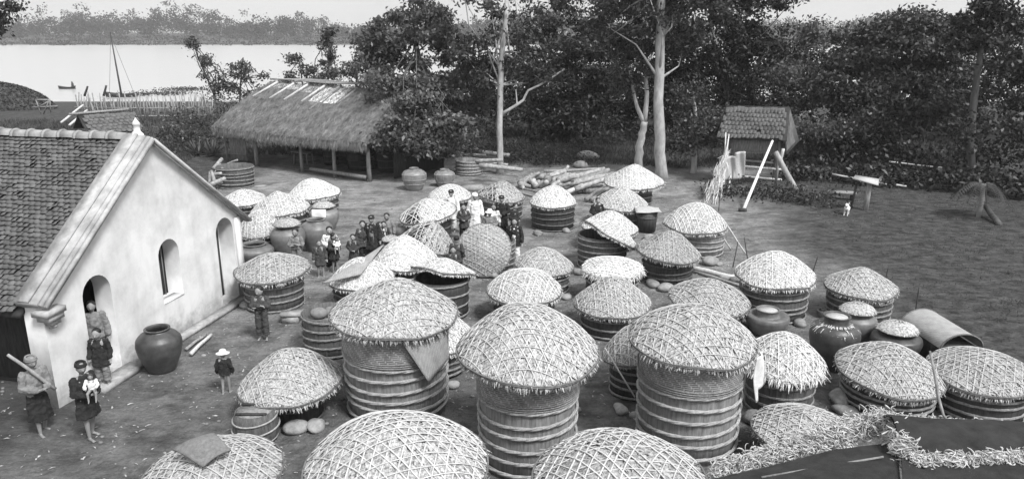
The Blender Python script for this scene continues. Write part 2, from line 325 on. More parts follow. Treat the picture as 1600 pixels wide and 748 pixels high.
# ================================================================= the setting
rng = np.random.RandomState(7); random.seed(7); np.random.seed(7)
def sstep(a, b, x):
    t = np.clip((x-a)/(b-a), 0, 1); return t*t*(3-2*t)
def gz(x, y):
    x = np.asarray(x, float); y = np.asarray(y, float)
    z = -3.6*sstep(62, 132, y)+4.4*sstep(482, 640, y)+2*sstep(640, 1200, y)
    near = np.exp(-(np.maximum(y-45, 0)/25)**2)
    z = z+near*(noise2(x*.5, y*.5, 3)*.05+noise2(x*1.7, y*1.7, 4)*.018)*sstep(4, 8, y)
    z = z+.9*sstep(42, 52, y+.25*x)*sstep(-8, 4, x)*(1-sstep(70, 110, y))      # low bank beneath the trees
    return z
def axis(lo, hi, a, b, fine, growth):
    c = list(np.arange(a, b, fine)); x = b; s = fine
    while x < hi: c.append(x); s *= growth; x += s
    c.append(hi); x = a; s = fine; pre = []
    while x > lo: s *= growth; x -= s; pre.append(max(x, lo))
    return np.array(sorted(set(pre+c)))
gx = axis(-860, 860, -30, 30, .3, 1.06); gy = axis(-15, 1000, 6, 60, .3, 1.045)
GX, GY = np.meshgrid(gx, gy); Vg = np.stack([GX, GY, gz(GX, GY)], -1).reshape(-1, 3)
i = (np.arange(len(gy)-1)[:, None]*len(gx)); j = np.arange(len(gx)-1)[None, :]
mb = MB(); mb.add(Vg, np.stack([i+j, i+j+1, i+len(gx)+j+1, i+len(gx)+j], -1).reshape(-1, 4))
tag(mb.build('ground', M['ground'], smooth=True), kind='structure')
mb = MB(); mb.add([(-860, 90, -3), (860, 90, -3), (860, 560, -3), (-860, 560, -3)], [(0, 1, 2, 3)])
tag(mb.build('river_water', M['water']), kind='structure')
def on(px, py): # point on the ground under a pixel of the yard
    p = at(px, py, 0); return p
def onG(p): return Vector((p[0], p[1], float(gz(p[0], p[1]))))

# ---------------------------------------------------------------- white gabled building
CA = np.array([-9.245, 13.927]); CD = np.array([.2151, .9766])
church = thing('whitewashed_building', 'long whitewashed building with arched gable doors and tiled roof at the left', 'building', (CA[0], CA[1], 0), math.atan2(CD[1], CD[0]))
AP = (3.62, 5.02)
def curve_solid(outer, holes, thick, name, mt, parent):
    cu = bpy.data.curves.new(name, 'CURVE'); cu.dimensions = '2D'; cu.fill_mode = 'BOTH'; cu.extrude = thick/2
    for pts in [outer]+holes:
        s = cu.splines.new('POLY'); s.points.add(len(pts)-1); s.use_cyclic_u = True
        for q, pt in enumerate(pts): s.points[q].co = (pt[0], pt[1], 0, 1)
    tmp = bpy.data.objects.new('tmp', cu); col.objects.link(tmp); dg = bpy.context.evaluated_depsgraph_get()
    me = bpy.data.meshes.new_from_object(tmp.evaluated_get(dg)); bpy.data.objects.remove(tmp)
    me.transform(Matrix(((1, 0, 0, 0), (0, 0, 1, thick/2), (0, 1, 0, 0), (0, 0, 0, 1))))
    me.flip_normals(); me.materials.clear(); me.materials.append(mt); o = bpy.data.objects.new(name, me); col.objects.link(o); o.parent = parent; return o
def arch(x0, x1, z0, zs, n=14):
    r = (x1-x0)/2; c = (x0+x1)/2
    return [(x0, z0), (x1, z0)]+[(c+r*math.cos(a), zs+r*math.sin(a)) for a in np.linspace(0, math.pi, n)]
opens = [arch(1.04, 1.86, .14, 2.0), arch(5.86, 6.65, .14, 2.12), arch(3.5, 4.27, 1.02, 2.17)]
curve_solid([(0, -.1), (7, -.1), (7, 2.42), AP, (0, 2.3)], opens, .45, 'gable_wall', M['plaster'], church)
mb = MB()
box(mb, (6.8, 5, 1.2), (.35, 9.09, 2.6)); box(mb, (3.5, 9.7, 1.2), (6.8, .3, 2.6))
mb.build('side_wall', M['plaster'], church)
mb = MB(); box(mb, (.95, 5, 1.15), (.12, 9.3, 2.5)); mb.build('shade_dark_wall', M['wood_d'], church)  # set-back side wall; the porch shade is painted in as dark colour
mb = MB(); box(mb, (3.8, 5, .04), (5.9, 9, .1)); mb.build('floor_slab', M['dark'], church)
mb = MB(); box(mb, (1.9, 1.5, 1.3), (1.9, .06, 2.5)); box(mb, (2.85, .9, 1.3), (.06, 1.1, 2.5)); mb.build('interior_shade_panel', M['dark'], church)  # added black panels standing in for the shade inside the near doorway
for (x0, x1, z0, zs) in ((1.04, 1.86, .14, 2.0), (5.86, 6.65, .14, 2.12)):
    mb = MB(); box(mb, *(((x0+.05, .6, (z0+zs)/2), (.05, .5, zs-z0+.3)) if x0 < 3 else ((x0+.4, .49, 1.3), (.86, .06, 2.6)))); mb.build('door', M['wood_d'], church)
wf = MB(); box(wf, (3.885, .49, 1.75), (.86, .06, 1.6)); wfo = wf.build('window_shutter', M['wood_d'], church)
for k in range(4):
    mb = MB(); tube(mb, [(3.62+.17*k, .41, 1.0), (3.62+.17*k, .41, 2.5)], .014, 6); mb.build('window_bar', M['wood'], wfo)
mb = MB(); box(mb, (3.885, .14, 1.02), (.76, .30, .03)); mb.build('window_sill', M['plaster'], church)
mb = MB(); box(mb, (1.45, -.16, .06), (1.3, .5, .14)); box(mb, (4.6, -.12, .045), (5.1, .3, .1)); mb.build('threshold', M['stone'], church)
mb = MB(); box(mb, (6.86, -.03, 1.25), (.24, .056, 2.3)); mb.build('pilaster', M['plaster'], church)
# raking copings
def rake(mb, x0, z0, x1, z1, y0, y1, t0, t1):
    L = math.hypot(x1-x0, z1-z0); nx, nz_ = -(z1-z0)/L, (x1-x0)/L
    if nz_ < 0: nx, nz_ = -nx, -nz_
    P = []
    for (x, z) in ((x0, z0), (x1, z1)):
        for (y, t) in ((y0, t0), (y1, t0), (y1, t1), (y0, t1)): P.append((x+nx*t, y, z+nz_*t))
    mb.add(P, [(0, 1, 2, 3), (7, 6, 5, 4), (0, 4, 5, 1), (1, 5, 6, 2), (2, 6, 7, 3), (3, 7, 4, 0)])
for sgn, (ex, ez) in ((-1, (-.06, 2.24)), (1, (7.3, 2.19))):
    mb = MB(); a = (ex, ez); b = (AP[0], AP[1])
    k = 1.0 if sgn < 0 else .6
    rake(mb, *a, *b, -.05, .5, -.02, .15*k); rake(mb, *a, *b, -.13, -.048, -.04, .12*k); rake(mb, *a, *b, -.22, -.128, -.02, .07*k); rake(mb, *a, *b, .12, .38, .145*k, .2*k)
    mb.build('gable_coping', M['moulding'], church)
mb = MB(); lathe(mb, [(.001, 4.95), (.2, 4.95), (.17, 5.17), (.095, 5.24), (.085, 5.36), (.11, 5.39), (.10, 5.43), (.04, 5.49), (.001, 5.55)], 4, c=(AP[0], .22, -.02)); mb.build('finial', M['plaster'], church)
mb = MB(); box(mb, (.10, -.06, 2.12), (.5, .36, .12)); box(mb, (.12, -.06, 2.0), (.38, .3, .12)); box(mb, (.14, -.05, 1.89), (.24, .22, .10)); lathe(mb, [(.001, 1.74), (.07, 1.76), (.09, 1.82), (.001, 1.84)], 10, c=(.14, -.06, 0)); mb.build('kneeler', M['moulding'], church)
def tiles(mb, x0, z0, x1, z1, y0, y1, tw=.2, row=.17, rs=np.random.RandomState(2), th=.02, rag=.012):
    """fish-scale tiles from eave (x0,z0) up to the ridge (x1,z1), from y0 to y1"""
    L = math.hypot(x1-x0, z1-z0); dx, dz = (x1-x0)/L, (z1-z0)/L; nx, nz_ = -dz, dx
    if nz_ < 0: nx, nz_ = -nx, -nz_
    R = int(L/row); C = int((y1-y0)/tw); prof = [(-.5, .34), (-.46, .12), (-.28, .01), (0, -.02), (.28, .01), (.46, .12), (.5, .34), (.5, 1.5), (-.5, 1.5)]
    for r in range(R):
        for c in range(C):
            yc = y0+(c+.5+(r % 2)*.5)*tw; s = r*row+rs.normal()*rag; lift = .05+rs.uniform(0, .02); tl = rs.normal()*.02
            if yc > y1: continue
            if rs.rand() < .002: continue
            top = []; bot = []
            for (a, b) in prof:
                u = s+b*row; h = lift*(1-b/1.5)+th+a*tl; y = yc+a*tw*.95
                top.append((x0+dx*u+nx*h, y, z0+dz*u+nz_*h)); bot.append((x0+dx*u+nx*(h-th), y, z0+dz*u+nz_*(h-th)))
            n = len(prof); F_ = [tuple(range(n-1, -1, -1))]
            for q in range(6): F_.append((q, q+1, n+q+1, n+q))
            mb.add(top+bot, F_)
    return mb
mb = MB(); tiles(mb, -.16, 2.12, AP[0], 5.0, .5, 9.9, .15, .12); tiles(mb, 7.3, 2.13, AP[0], 5.0, .5, 9.9, .26, .3, np.random.RandomState(5)); mb.build('roof_tiles', M['tile'], church)
mb = MB()
for (ex, ez) in ((-.14, 2.09), (7.3, 2.1)): hexa(mb, [(ex, .4, ez-.1), (AP[0], .4, 4.86), (AP[0], 10, 4.86), (ex, 10, ez-.1), (ex, .4, ez), (AP[0], .4, 4.96), (AP[0], 10, 4.96), (ex, 10, ez)])
mb.build('roof_boards', M['tile_dark'], church)
mb = MB()
for k in range(22):
    y = .55+k*.44; a = np.linspace(0, math.pi, 9); r0, r1 = .14, .165; rr = np.random.RandomState(k); jz = rr.normal()*.008
    for (ya, yb, ra, rb) in ((y, y+.36, .135, .15), (y+.36, y+.44, .175, .16)):
        V = [(AP[0]+ra*math.cos(t), ya, 5.02+jz+ra*math.sin(t)) for t in a]+[(AP[0]+rb*math.cos(t), yb, 5.02+jz+rb*math.sin(t)) for t in a]
        mb.add(V, [(q, q+1, q+10, q+9) for q in range(8)]+[tuple(range(8, -1, -1)), tuple(range(9, 18))])
mb.build('ridge_tiles', M['ridge'], church)

# ---------------------------------------------------------------- thatched open-fronted shed
HP = np.array([-7.25, 37.9]); HD = np.array([-.84, .543]); HN = np.array([.543, .84])
shed = thing('thatched_shed', 'long open-fronted shed with deep grey straw roof behind the yard', 'shed', (HP[0], HP[1], 0), math.atan2(HN[1], HN[0])-math.pi/2)
# local frame: x = -HD (right), y = HN (back)
def hl(s, b, z): return (-s, b, z)
ev = -.75; W0, W1 = -.45, 11.3
mb = MB(); n1, n2 = 60, 16
def roof_pt(a, t):      # a 0..1 right to left, t 0 eave .. 1 ridge
    s0 = W0+.25*t*1.5; s1 = W1-.9*t
    s = s0+(s1-s0)*a; b = ev+3.6*t; z = 2.1+2.25*t+.25*math.sin(math.pi*t)*.6-.10*math.sin(math.pi*a)
    return hl(s, b, z)
for side in (0, 1):
    V = []
    for q in range(n2+1):
        for p_ in range(n1+1):
            x, y, z = roof_pt(p_/n1, q/n2); y = y if side == 0 else 5.7-y
            nn = .04*math.sin(p_*1.3+q*.7)+.03*math.sin(p_*3.1-q*1.9); V.append((x, y, z+nn))
    a = np.arange(n2)[:, None]*(n1+1); b = np.arange(n1)[None, :]
    mb.add(V, np.stack([a+b, a+b+1, a+n1+2+b, a+n1+1+b], -1).reshape(-1, 4))
    V2 = [(x, y, z-.28) for (x, y, z) in V]; mb.add(V2, np.stack([a+b, a+n1+1+b, a+n1+2+b, a+b+1], -1).reshape(-1, 4))
# gable ends
for s_, tt in ((0, 0), (1, 1)):
    P = [roof_pt(s_, t) for t in np.linspace(0, 1, 9)]; Q = [(x, 5.7-y, z) for (x, y, z) in P[::-1]]; pts = [(p[0], p[1], p[2]-.1) for p in P+Q[1:]]
    mb.add(pts, [tuple(range(len(pts)))])
mb.build('thatch_roof', M['straw_roof'], shed)
rs = np.random.RandomState(11); nS = 26000
A_ = rs.rand(nS); T_ = rs.rand(nS)**.9; C = np.array([roof_pt(a, t) for a, t in zip(A_, T_)]); C[:, 2] += .05
sl_ = np.array([0, -3.6, -2.75]); sl_ = sl_/np.linalg.norm(sl_); D = sl_+rs.normal(size=(nS, 3))*.16; Nn = np.tile(np.array([0, -.6, .8]), (nS, 1))+rs.normal(size=(nS, 3))*.3
mb = MB(); flakes(mb, C, D, Nn, rs.uniform(.25, .6, nS), rs.uniform(.012, .03, nS), .03)
nE = 5200; a_ = rs.rand(nE); C = np.array([roof_pt(a, 0) for a in a_]); C[:, 2] += -.18+rs.uniform(-.12, .14, nE); C[:, 1] += rs.uniform(-.05, .2, nE)
D = np.array([0, -.45, -1])+rs.normal(size=(nE, 3))*.14; flakes(mb, C, D, Nn[:nE], rs.uniform(.3, .6, nE), rs.uniform(.015, .035, nE), .03)
# side rakes
for s_ in (0, 1):
    nE = 1500; t_ = rs.rand(nE); C = np.array([roof_pt(s_, t) for t in t_]); C[:, 2] -= .06
    D = np.tile(np.array([.25 if s_ == 0 else -.25, -.5, -.5]), (nE, 1))+rs.normal(size=(nE, 3))*.2; flakes(mb, C, D, Nn[:nE], .4, .03, .03)
mb.build('straw', M['straw_roof'], shed)
mb = MB(); x0, x1 = -W0-.3, -(W1-.9)+.1
for k in range(3): tube(mb, [(x0+(x1-x0)*t, 2.85+.05*(k-1), 4.58+.03*k+.04*math.sin(t*9+k)) for t in np.linspace(0, 1, 14)], .045, 7)
mb.build('ridge_pole', M['wood'], shed)
posts = [(402, 258, .11), (463, 270, .09), (512, 278, .10), (578, 283, .11)]
for px, py, r in posts:
    p = at(px, py, 0); l = p.to_2d()-Vector(HP); s = l.dot(Vector(HD))
    mb = MB(); tube(mb, [hl(s, 0, -.1), hl(s+.02, 0, .9), hl(s+.03, 0.02, 2.1)], [r*1.15, r, r*.95], 10, jit=.05); mb.build('post', M['wood'], shed)
for s in (.2, 4, 8, 11): 
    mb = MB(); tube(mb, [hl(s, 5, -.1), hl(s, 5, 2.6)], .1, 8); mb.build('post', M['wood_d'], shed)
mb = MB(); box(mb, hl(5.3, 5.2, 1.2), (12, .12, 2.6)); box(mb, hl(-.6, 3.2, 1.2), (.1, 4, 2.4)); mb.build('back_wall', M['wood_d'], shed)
mb = MB(); 
for k in range(7): box(mb, hl(9.75+k*.21, .12-.01*(k % 2), 1.0), (.2, .04, 1.75+.03*math.sin(k*7)))
mb.build('plank_screen', M['wood'], shed)
mb = MB(); tube(mb, [hl(9.6, .02, 1.35), hl(11.2, .02, 1.38)], .03, 6); tube(mb, [hl(9.6, .02, .5), hl(11.2, .02, .45)], .03, 6); tube(mb, [hl(11.2, -.05, -.05), hl(11.35, -.05, 1.9)], .06, 8); mb.build('screen_rail', M['wood'], shed)
mb = MB(); tube(mb, [hl(.15, -.1, .2), hl(2, -.12, .22), hl(4.2, -.1, .23)], .1, 8, jit=.06); mb.build('sill_log', M['wood'], shed)
for k, t0 in enumerate([.93, .80, .69, .56, .45, .31]):
    t1 = .60; top = roof_pt(t0, 1); bot = roof_pt(t0+.025, t1 if k != 4 else .45); mb = MB()
    d = Vector(top)-Vector(bot); tt = Vector(top)+d*.05
    tube(mb, [(bot[0], bot[1], bot[2]+.1), (tt[0], tt[1], tt[2]+.14)], [.055, .075], 8, jit=.05); mb.build('roof_pole', M['wood_l'] if k < 3 or k == 3 else M['wood'], shed)
for (a0, a1, t0, t1, mm, h) in ((.35, .435, .60, .97, 'sheet', .09), (.445, .545, .62, .97, 'sheet', .085), (.57, .67, .82, .98, 'matp', .085), (.70, .80, .86, .99, 'matp', .085), (.81, .92, .87, .99, 'matp', .085)):
    V = []; n = 7
    for q in range(n):
        for p_ in range(n):
            x, y, z = roof_pt(a0+(a1-a0)*p_/(n-1), t0+(t1-t0)*q/(n-1)); V.append((x, y, z+h+.015*math.sin(p_*2+q)))
    a = np.arange(n-1)[:, None]*n; b = np.arange(n-1)[None, :]
    mb = MB(); mb.add(V, np.stack([a+b, a+b+1, a+n+1+b, a+n+b], -1).reshape(-1, 4)); mb.build('roof_sheet', M[mm], shed)
# things inside the shed
def worldH(s, b, z=0): return Vector((HP[0]+HD[0]*s+HN[0]*b, HP[1]+HD[1]*s+HN[1]*b, z))
t = thing('workbench', 'low rough workbench standing in the shade of the thatched shed', 'bench', worldH(6.6, 1.6), math.atan2(HD[1], HD[0]))
mb = MB(); box(mb, (0, 0, .7), (1.3, .6, .06)); mb.build('bench_top', M['wood'], t)
for sx in (-1, 1):
    for sy in (-1, 1): mb = MB(); tube(mb, [(sx*.55, sy*.22, 0), (sx*.5, sy*.2, .68)], .045, 6); mb.build('leg', M['wood'], t)
for k, (s, b, r, h, lab) in enumerate(((5.4, 2.6, .42, 1.0, 'dark tub inside the thatched shed beside the workbench'), (2.9, 2.4, .7, 1.1, 'wide dark tub deep inside the thatched shed between its right posts'), (1.2, 2.8, .6, 1.25, 'dark tub inside the thatched shed nearest its right end'))):
    t = thing('tub', lab, 'tub', worldH(s, b)); mb = MB(); lathe(mb, [(.001, 0), (r, 0), (r*1.04, h/2), (r, h), (r*.93, h), (r*.9, .1), (.001, .1)], 26); mb.build('staves', M['wood_d'], t)
    for zz in (.2, .5, .8): mb = MB(); tube(mb, [(r*1.05*math.cos(a), r*1.05*math.sin(a), zz*h) for a in np.linspace(0, 6.2832, 30)], .025, 6, cap=False); mb.build('hoop', M['hoop_d'], t)
# ================================================================= vats and their basket lids
def radial(p): v = Vector((p.x, p.y, 0)); return v.normalized()
def rope_ring(rs, nst=3, r=.016, off=.018, seg=90, tw=7):
    """unit-radius ring of twisted strands, vertical size real"""
    mb = MB(); a = np.linspace(0, 2*math.pi, seg)
    for s in range(nst):
        ph = s*2*math.pi/nst+rs.rand()
        R = 1.03+off*np.cos(a*tw+ph); z = off*.95*np.sin(a*tw+ph)
        tube(mb, np.stack([R*np.cos(a), R*np.sin(a), z], 1), r, 5, cap=False)
    return mb
def lid_surface(R, h, p, rs):
    k1, k2 = rs.uniform(-.03, .03, 2); ph = rs.uniform(0, 6.28); q1, q2, q3 = rs.uniform(0, 6.28, 3); dn = .022*R
    def f(x, y):
        rho = np.minimum(np.hypot(x, y)/R, 1.02); th = np.arctan2(y, x)
        return h*(1-rho**p)*(1+k1*np.sin(2*th+ph)*rho)+.035*h*(1-rho)**4 + .014*R*np.sin(3*th+ph)*rho**3+dn*np.sin(x*4.1/R+q1)*np.sin(y*3.7/R+q2)+.4*dn*np.sin(x*9/R+y*6/R+q3)
    return f
def make_lid(label, loc, R, h, p=1.55, style='dense', roll=0, pitch=0, yaw=0, step=.19, fr=1.0, seed=1, thin=0, group='basket lids over the vats'):
    rs = np.random.RandomState(seed); old = 'old' in style
    t = thing('basket_lid', label, 'basket lid', loc, group=group)
    v = radial(Vector(loc)); side = Vector((v.y, -v.x, 0))
    yw = yaw+rs.uniform(0, 1); Rm = Matrix.Rotation(math.radians(roll), 3, v) @ Matrix.Rotation(math.radians(-pitch), 3, side) @ Matrix.Rotation(yw, 3, 'Z')
    t.rotation_euler = Rm.to_euler()
    f = lid_surface(R, h, p, rs); k = R/1.1
    TH, ST = (M['thatch_old'], M['strip_old']) if old else (M['thatch'], M['strip'])
    # thatch: shell and overlapping leaves
    mb = MB(); seg = 48; rr = np.linspace(.001, 1, 12)*R
    prof = [(r, float(f(r, 0))) for r in rr[::-1]]
    lathe(mb, prof+[], seg)
    mb.v[-1][:, 2] = f(mb.v[-1][:, 0], mb.v[-1][:, 1])-.012
    V = mb.v[-1].copy(); V[:, 2] -= .05; V[:, :2] *= .985; mb.add(V, mb.f[-1][:, ::-1]-0)
    if style.startswith('open'): mb = MB()
    nl = int(2300*R*R+300)
    rad = np.sqrt(rs.rand(nl))*R*.985; th = rs.rand(nl)*6.2832
    if style.startswith('open'): kp = (rad*np.cos(th+yw) > -.15*R+rs.normal(size=nl)*.1*R); rad, th = rad[kp], th[kp]; nl = len(rad)
    x, y = rad*np.cos(th), rad*np.sin(th); e = .01
    N = np.stack([-(f(x+e, y)-f(x-e, y))/(2*e), -(f(x, y+e)-f(x, y-e))/(2*e), np.ones(nl)], 1); N /= np.linalg.norm(N, axis=1)[:, None]
    a2 = th+rs.normal(size=nl)*.55; D = np.stack([np.cos(a2), np.sin(a2), np.zeros(nl)], 1); D -= N*np.sum(D*N, 1)[:, None]; D[:, 2] -= .10
    D += N*rs.uniform(-.05, .2, nl)[:, None]
    C = np.stack([x, y, f(x, y)+rs.uniform(0, .014, nl)], 1)
    flakes(mb, C, D, N+rs.normal(size=(nl, 3))*.22, rs.uniform(.08, .19, nl)*k**.5, rs.uniform(.025, .055, nl)*k**.5, .06)
    mb.build('thatch', TH, t)
    # split-bamboo lattice in three directions
    mb = MB(); a0 = rs.rand()*1.0
    for d in range(3):
        an = a0+d*math.pi/3+rs.normal()*.03; ux, uy = math.cos(an), math.sin(an); n = int(R/step)
        for q in range(-n-1, n+2):
            o = (q+.5*(d == 2)+rs.normal()*.04)*step
            if abs(o) > R*.97: continue
            L = math.sqrt(R*R*.995-o*o); s = np.linspace(-L, L, max(6, int(L*2/.11)))
            if rs.rand() < .05: continue
            if rs.rand() < .12: s = s[:int(len(s)*rs.uniform(.5, .95))+2]
            wob = o+rs.normal()*.02*np.sin(s*2.2+rs.rand()*6)
            px, py = ux*s-uy*wob, uy*s+ux*wob; pz = f(px, py)+.03+.006*d+.006*np.sin(s*2*math.pi/step+q*3.14+d)
            wd = rs.uniform(.0055, .0095)*k**.5*(1.25 if style == 'bold' else 1)
            if style.startswith('open'): wd *= 1.5
            tx = np.gradient(px); ty = np.gradient(py); ln = np.hypot(tx, ty)+1e-9; sx, sy = -ty/ln, tx/ln
            V = np.stack([np.stack([px-sx*wd, py-sy*wd, pz], 1), np.stack([px+sx*wd, py+sy*wd, pz], 1), np.stack([px+sx*wd, py+sy*wd, pz-.008], 1), np.stack([px-sx*wd, py-sy*wd, pz-.008], 1)], 1).reshape(-1, 3)
            i = np.arange(len(s)-1)[:, None]*4; Q = np.concatenate([i+np.array([[c, (c+1) % 4, 4+(c+1) % 4, 4+c]]) for c in range(4)]); mb.add(V, Q)
    if mb.n: mb.build('lattice', ST, t)
    # cane hoop round the rim, bindings, leaf fringe
    if 'ragged' not in style:
        mb = MB(); a = np.linspace(0, 2*math.pi, 60)
        for q in range(2):
            Rr = R*(1.012+.006*np.sin(a*3+q)); z = f(R*np.cos(a), R*np.sin(a))+.016-q*.022
            tube(mb, np.stack([Rr*np.cos(a), Rr*np.sin(a), z], 1), .015*k**.5, 6, cap=False)
        rim = mb.build('rim_hoop', M['rim'], t)
        nt_ = int(7+R*4); mb = MB()
        for q in range(nt_):
            an = (q+rs.rand()*.5)/nt_*6.2832; c = np.array([R*math.cos(an), R*math.sin(an), float(f(R*math.cos(an), R*math.sin(an)))+.0])
            tube(mb, [c*[.965, .965, 1]+[0, 0, .04], c*[1.016, 1.016, 1]+[0, 0, .02], c*[1.016, 1.016, 1]+[0, 0, -.06]], .009*k, 5)
        mb.build('binding', M['tie'], rim)
    nf = int(2*math.pi*R/.011); an = rs.rand(nf)*6.2832; cl = .5+.5*np.sin(an*5+rs.rand()*6)*np.sin(an*11+1)
    ln = (rs.uniform(.05, .11, nf)+.05*cl*rs.rand(nf))*fr*k**.5
    if 'ragged' in style: ln *= 1.9
    D = np.stack([np.cos(an)*.45, np.sin(an)*.45, -np.ones(nf)], 1)+rs.normal(size=(nf, 3))*.3; D /= np.linalg.norm(D, axis=1)[:, None]
    Rr = R*rs.uniform(.95, .99, nf); C = np.stack([Rr*np.cos(an), Rr*np.sin(an), f(Rr*np.cos(an), Rr*np.sin(an))-.02], 1)+D*ln[:, None]*.4
    N = np.stack([np.cos(an), np.sin(an), .3*np.ones(nf)], 1)+rs.normal(size=(nf, 3))*.35
    mb = MB(); flakes(mb, C, D, N, ln, rs.uniform(.012, .034, nf)*k**.4, .08); mb.build('fringe', TH if old else M['fringe'], t)
    return t
def make_vat(label, loc, R, H, hoops=5, tone='d', mat_band=0, seed=1, taper=.03, hoop_r=1.0, group='hooped vats in the yard'):
    rs = np.random.RandomState(seed)
    t = thing('hooped_vat', label, 'vat', loc, rs.uniform(0, 6), group)
    seg = 96; mb = MB(); a = np.linspace(0, 2*math.pi, seg, endpoint=False); nst = 32; g = np.where((np.arange(seg) % 3) == 0, -.009, 0.0)+np.repeat(rs.normal(size=nst)*.0035, 3)
    zs = [0, 0, .25*H, .5*H, .75*H, H, H, H*.6, .12, .12]; ins = [1.0, 0, 0, 0, 0, 0, -.06, -.07, -.07, -1]
    V = []
    for q, (z, s) in enumerate(zip(zs, ins)):
        tz = z/H; rad = R*(1-taper*(1-tz)+.012*math.sin(math.pi*tz))
        if q == 0 or q == len(zs)-1: r_ = np.full(seg, .002)
        elif s < 0: r_ = np.full(seg, rad+s*max(R, .5))
        else: r_ = rad+g
        zz = z+(np.repeat(rs.normal(size=nst)*.006, 3) if z == H else 0)
        V.append(np.stack([r_*np.cos(a), r_*np.sin(a), z+0*a+(zz-z)], 1))
    V = np.array(V).reshape(-1, 3); n = len(zs); i = np.arange(n-1)[:, None]*seg; j = np.arange(seg)[None, :]; k = (j+1) % seg
    mb.add(V, np.stack([i+j, i+k, i+seg+k, i+seg+j], -1).reshape(-1, 4))
    mb.build('staves', M[{'d': 'stave', 'l': 'stave_l', 'm': 'stave_m'}[tone]], t)
    top = H*(.93 if not mat_band else (H-mat_band)/H*.97); hm = None
    hr = {'d': 'hoop_d', 'm': 'hoop', 'l': 'hoop_l'}[tone]
    if tone == 'd' and seed % 3: hr = 'hoop'
    hs = rope_ring(rs, 3, .019*hoop_r, .013*hoop_r)
    me = hs.mesh('hoop', True); me.materials.append(M[hr])
    for q in range(hoops):
        z = H*.07+(top-H*.07)*(q/(hoops-1) if hoops > 1 else 0)+rs.normal()*.012; rad = R*(1-taper*(1-z/H)+.012*math.sin(math.pi*z/H))
        o = bpy.data.objects.new('hoop', me); col.objects.link(o); o.parent = t; o.location = (0, 0, z); o.scale = (rad*1.0, rad*1.0, 1.0); o.rotation_euler = (rs.normal()*.02, rs.normal()*.02, rs.rand()*6)
    if mat_band:
        mb = MB(); z0, z1 = H-mat_band, H+.02; sg = 80; a = np.linspace(-.05, 2*math.pi+.1, sg); RB = R*1.035
        Vv = []
        for zz, ex in ((z0, .0), (z0+.15, .012), ((z0+z1)/2, .022), (z1, .012), (z1, -.02), (z0, -.02)):
            rr = (RB+ex)*(1+.006*np.sin(a*3+zz*2)+.012*np.linspace(0, 1, sg)); Vv.append(np.stack([rr*np.cos(a), rr*np.sin(a), zz+.012*np.sin(a*2+1)], 1))
        Vv = np.array(Vv).reshape(-1, 3); i = np.arange(5)[:, None]*sg; j = np.arange(sg-1)[None, :]
        mb.add(Vv, np.stack([i+j, i+j+1, i+sg+j+1, i+sg+j], -1).reshape(-1, 4)); o = mb.build('mat_band', M['weave'], t, smooth=True)
        set_uv(o, lambda c: np.stack([np.tile(a*R, 6), c[:, 2]], 1))
        for zz in (z0+.02, z0+.06, z0+.10):
            mb = MB(); aa = np.linspace(0, 6.2832, 50); tube(mb, np.stack([RB*1.022*np.cos(aa), RB*1.022*np.sin(aa), zz+.012*np.sin(aa*2+1)], 1), .012, 5, cap=False); mb.build('edge_cord', M['hoop'], o)
    return t
SOLVED = {}
def solve(key, cx, lb, lw, ap, vw, yb=None, H=None):
    band_ = key in ('T1', 'T2', 'T3', 'T4', 'T5'); ap += {'T4': 24, 'T5': 34, 'T6': 24, 'T2': 5, 'T3': 12, 'T1': 4, 'A26': 7, 'A32': 8, 'A33': 10, 'A30': 5, 'A31': 5}.get(key, 2)
    """photo measures (pixels) to real size and place"""
    if H is None:
        g = at(cx, yb, 0); v = radial(g); zc = g.y*cs+CH*sn; Rv = vw/F*zc
        for _ in range(4):
            c = g+v*Rv; zc = c.y*cs+(CH-.5)*sn; Rv = vw/F*zc
        def e(h):
            zc = c.y*cs+(CH-h)*sn; R = lw/F*zc; q = c-v*R; return proj(q.x, q.y, h-(.14 if band_ else .09)-R*.075)[1]-lb
        for _ in range(4):
            H = bisect(e, .25, 4); c.x = (cx-800)/F*(c.y*cs+(CH-H)*sn)
    else:
        def place(d):
            u = (cx-800)/F; x = u*(d*cs+(CH-H)*sn); return Vector((x, d, 0))
        def e(d):
            c = place(d); v = radial(c); zc = c.y*cs+(CH-H)*sn; R = lw/F*zc; q = c-v*R; return proj(q.x, q.y, H-.12-R*.075)[1]-lb
        c = place(bisect(e, 4, 60)); Rv = vw/F*(c.y*cs+(CH-H/2)*sn)
    zc = c.y*cs+(CH-H)*sn; R = lw/F*zc
    h = bisect(lambda q: proj(c.x, c.y, H+q)[1]-ap, .05, 2.5)
    SOLVED[key] = (c, H, R, h, Rv); return c, H, R, h, Rv
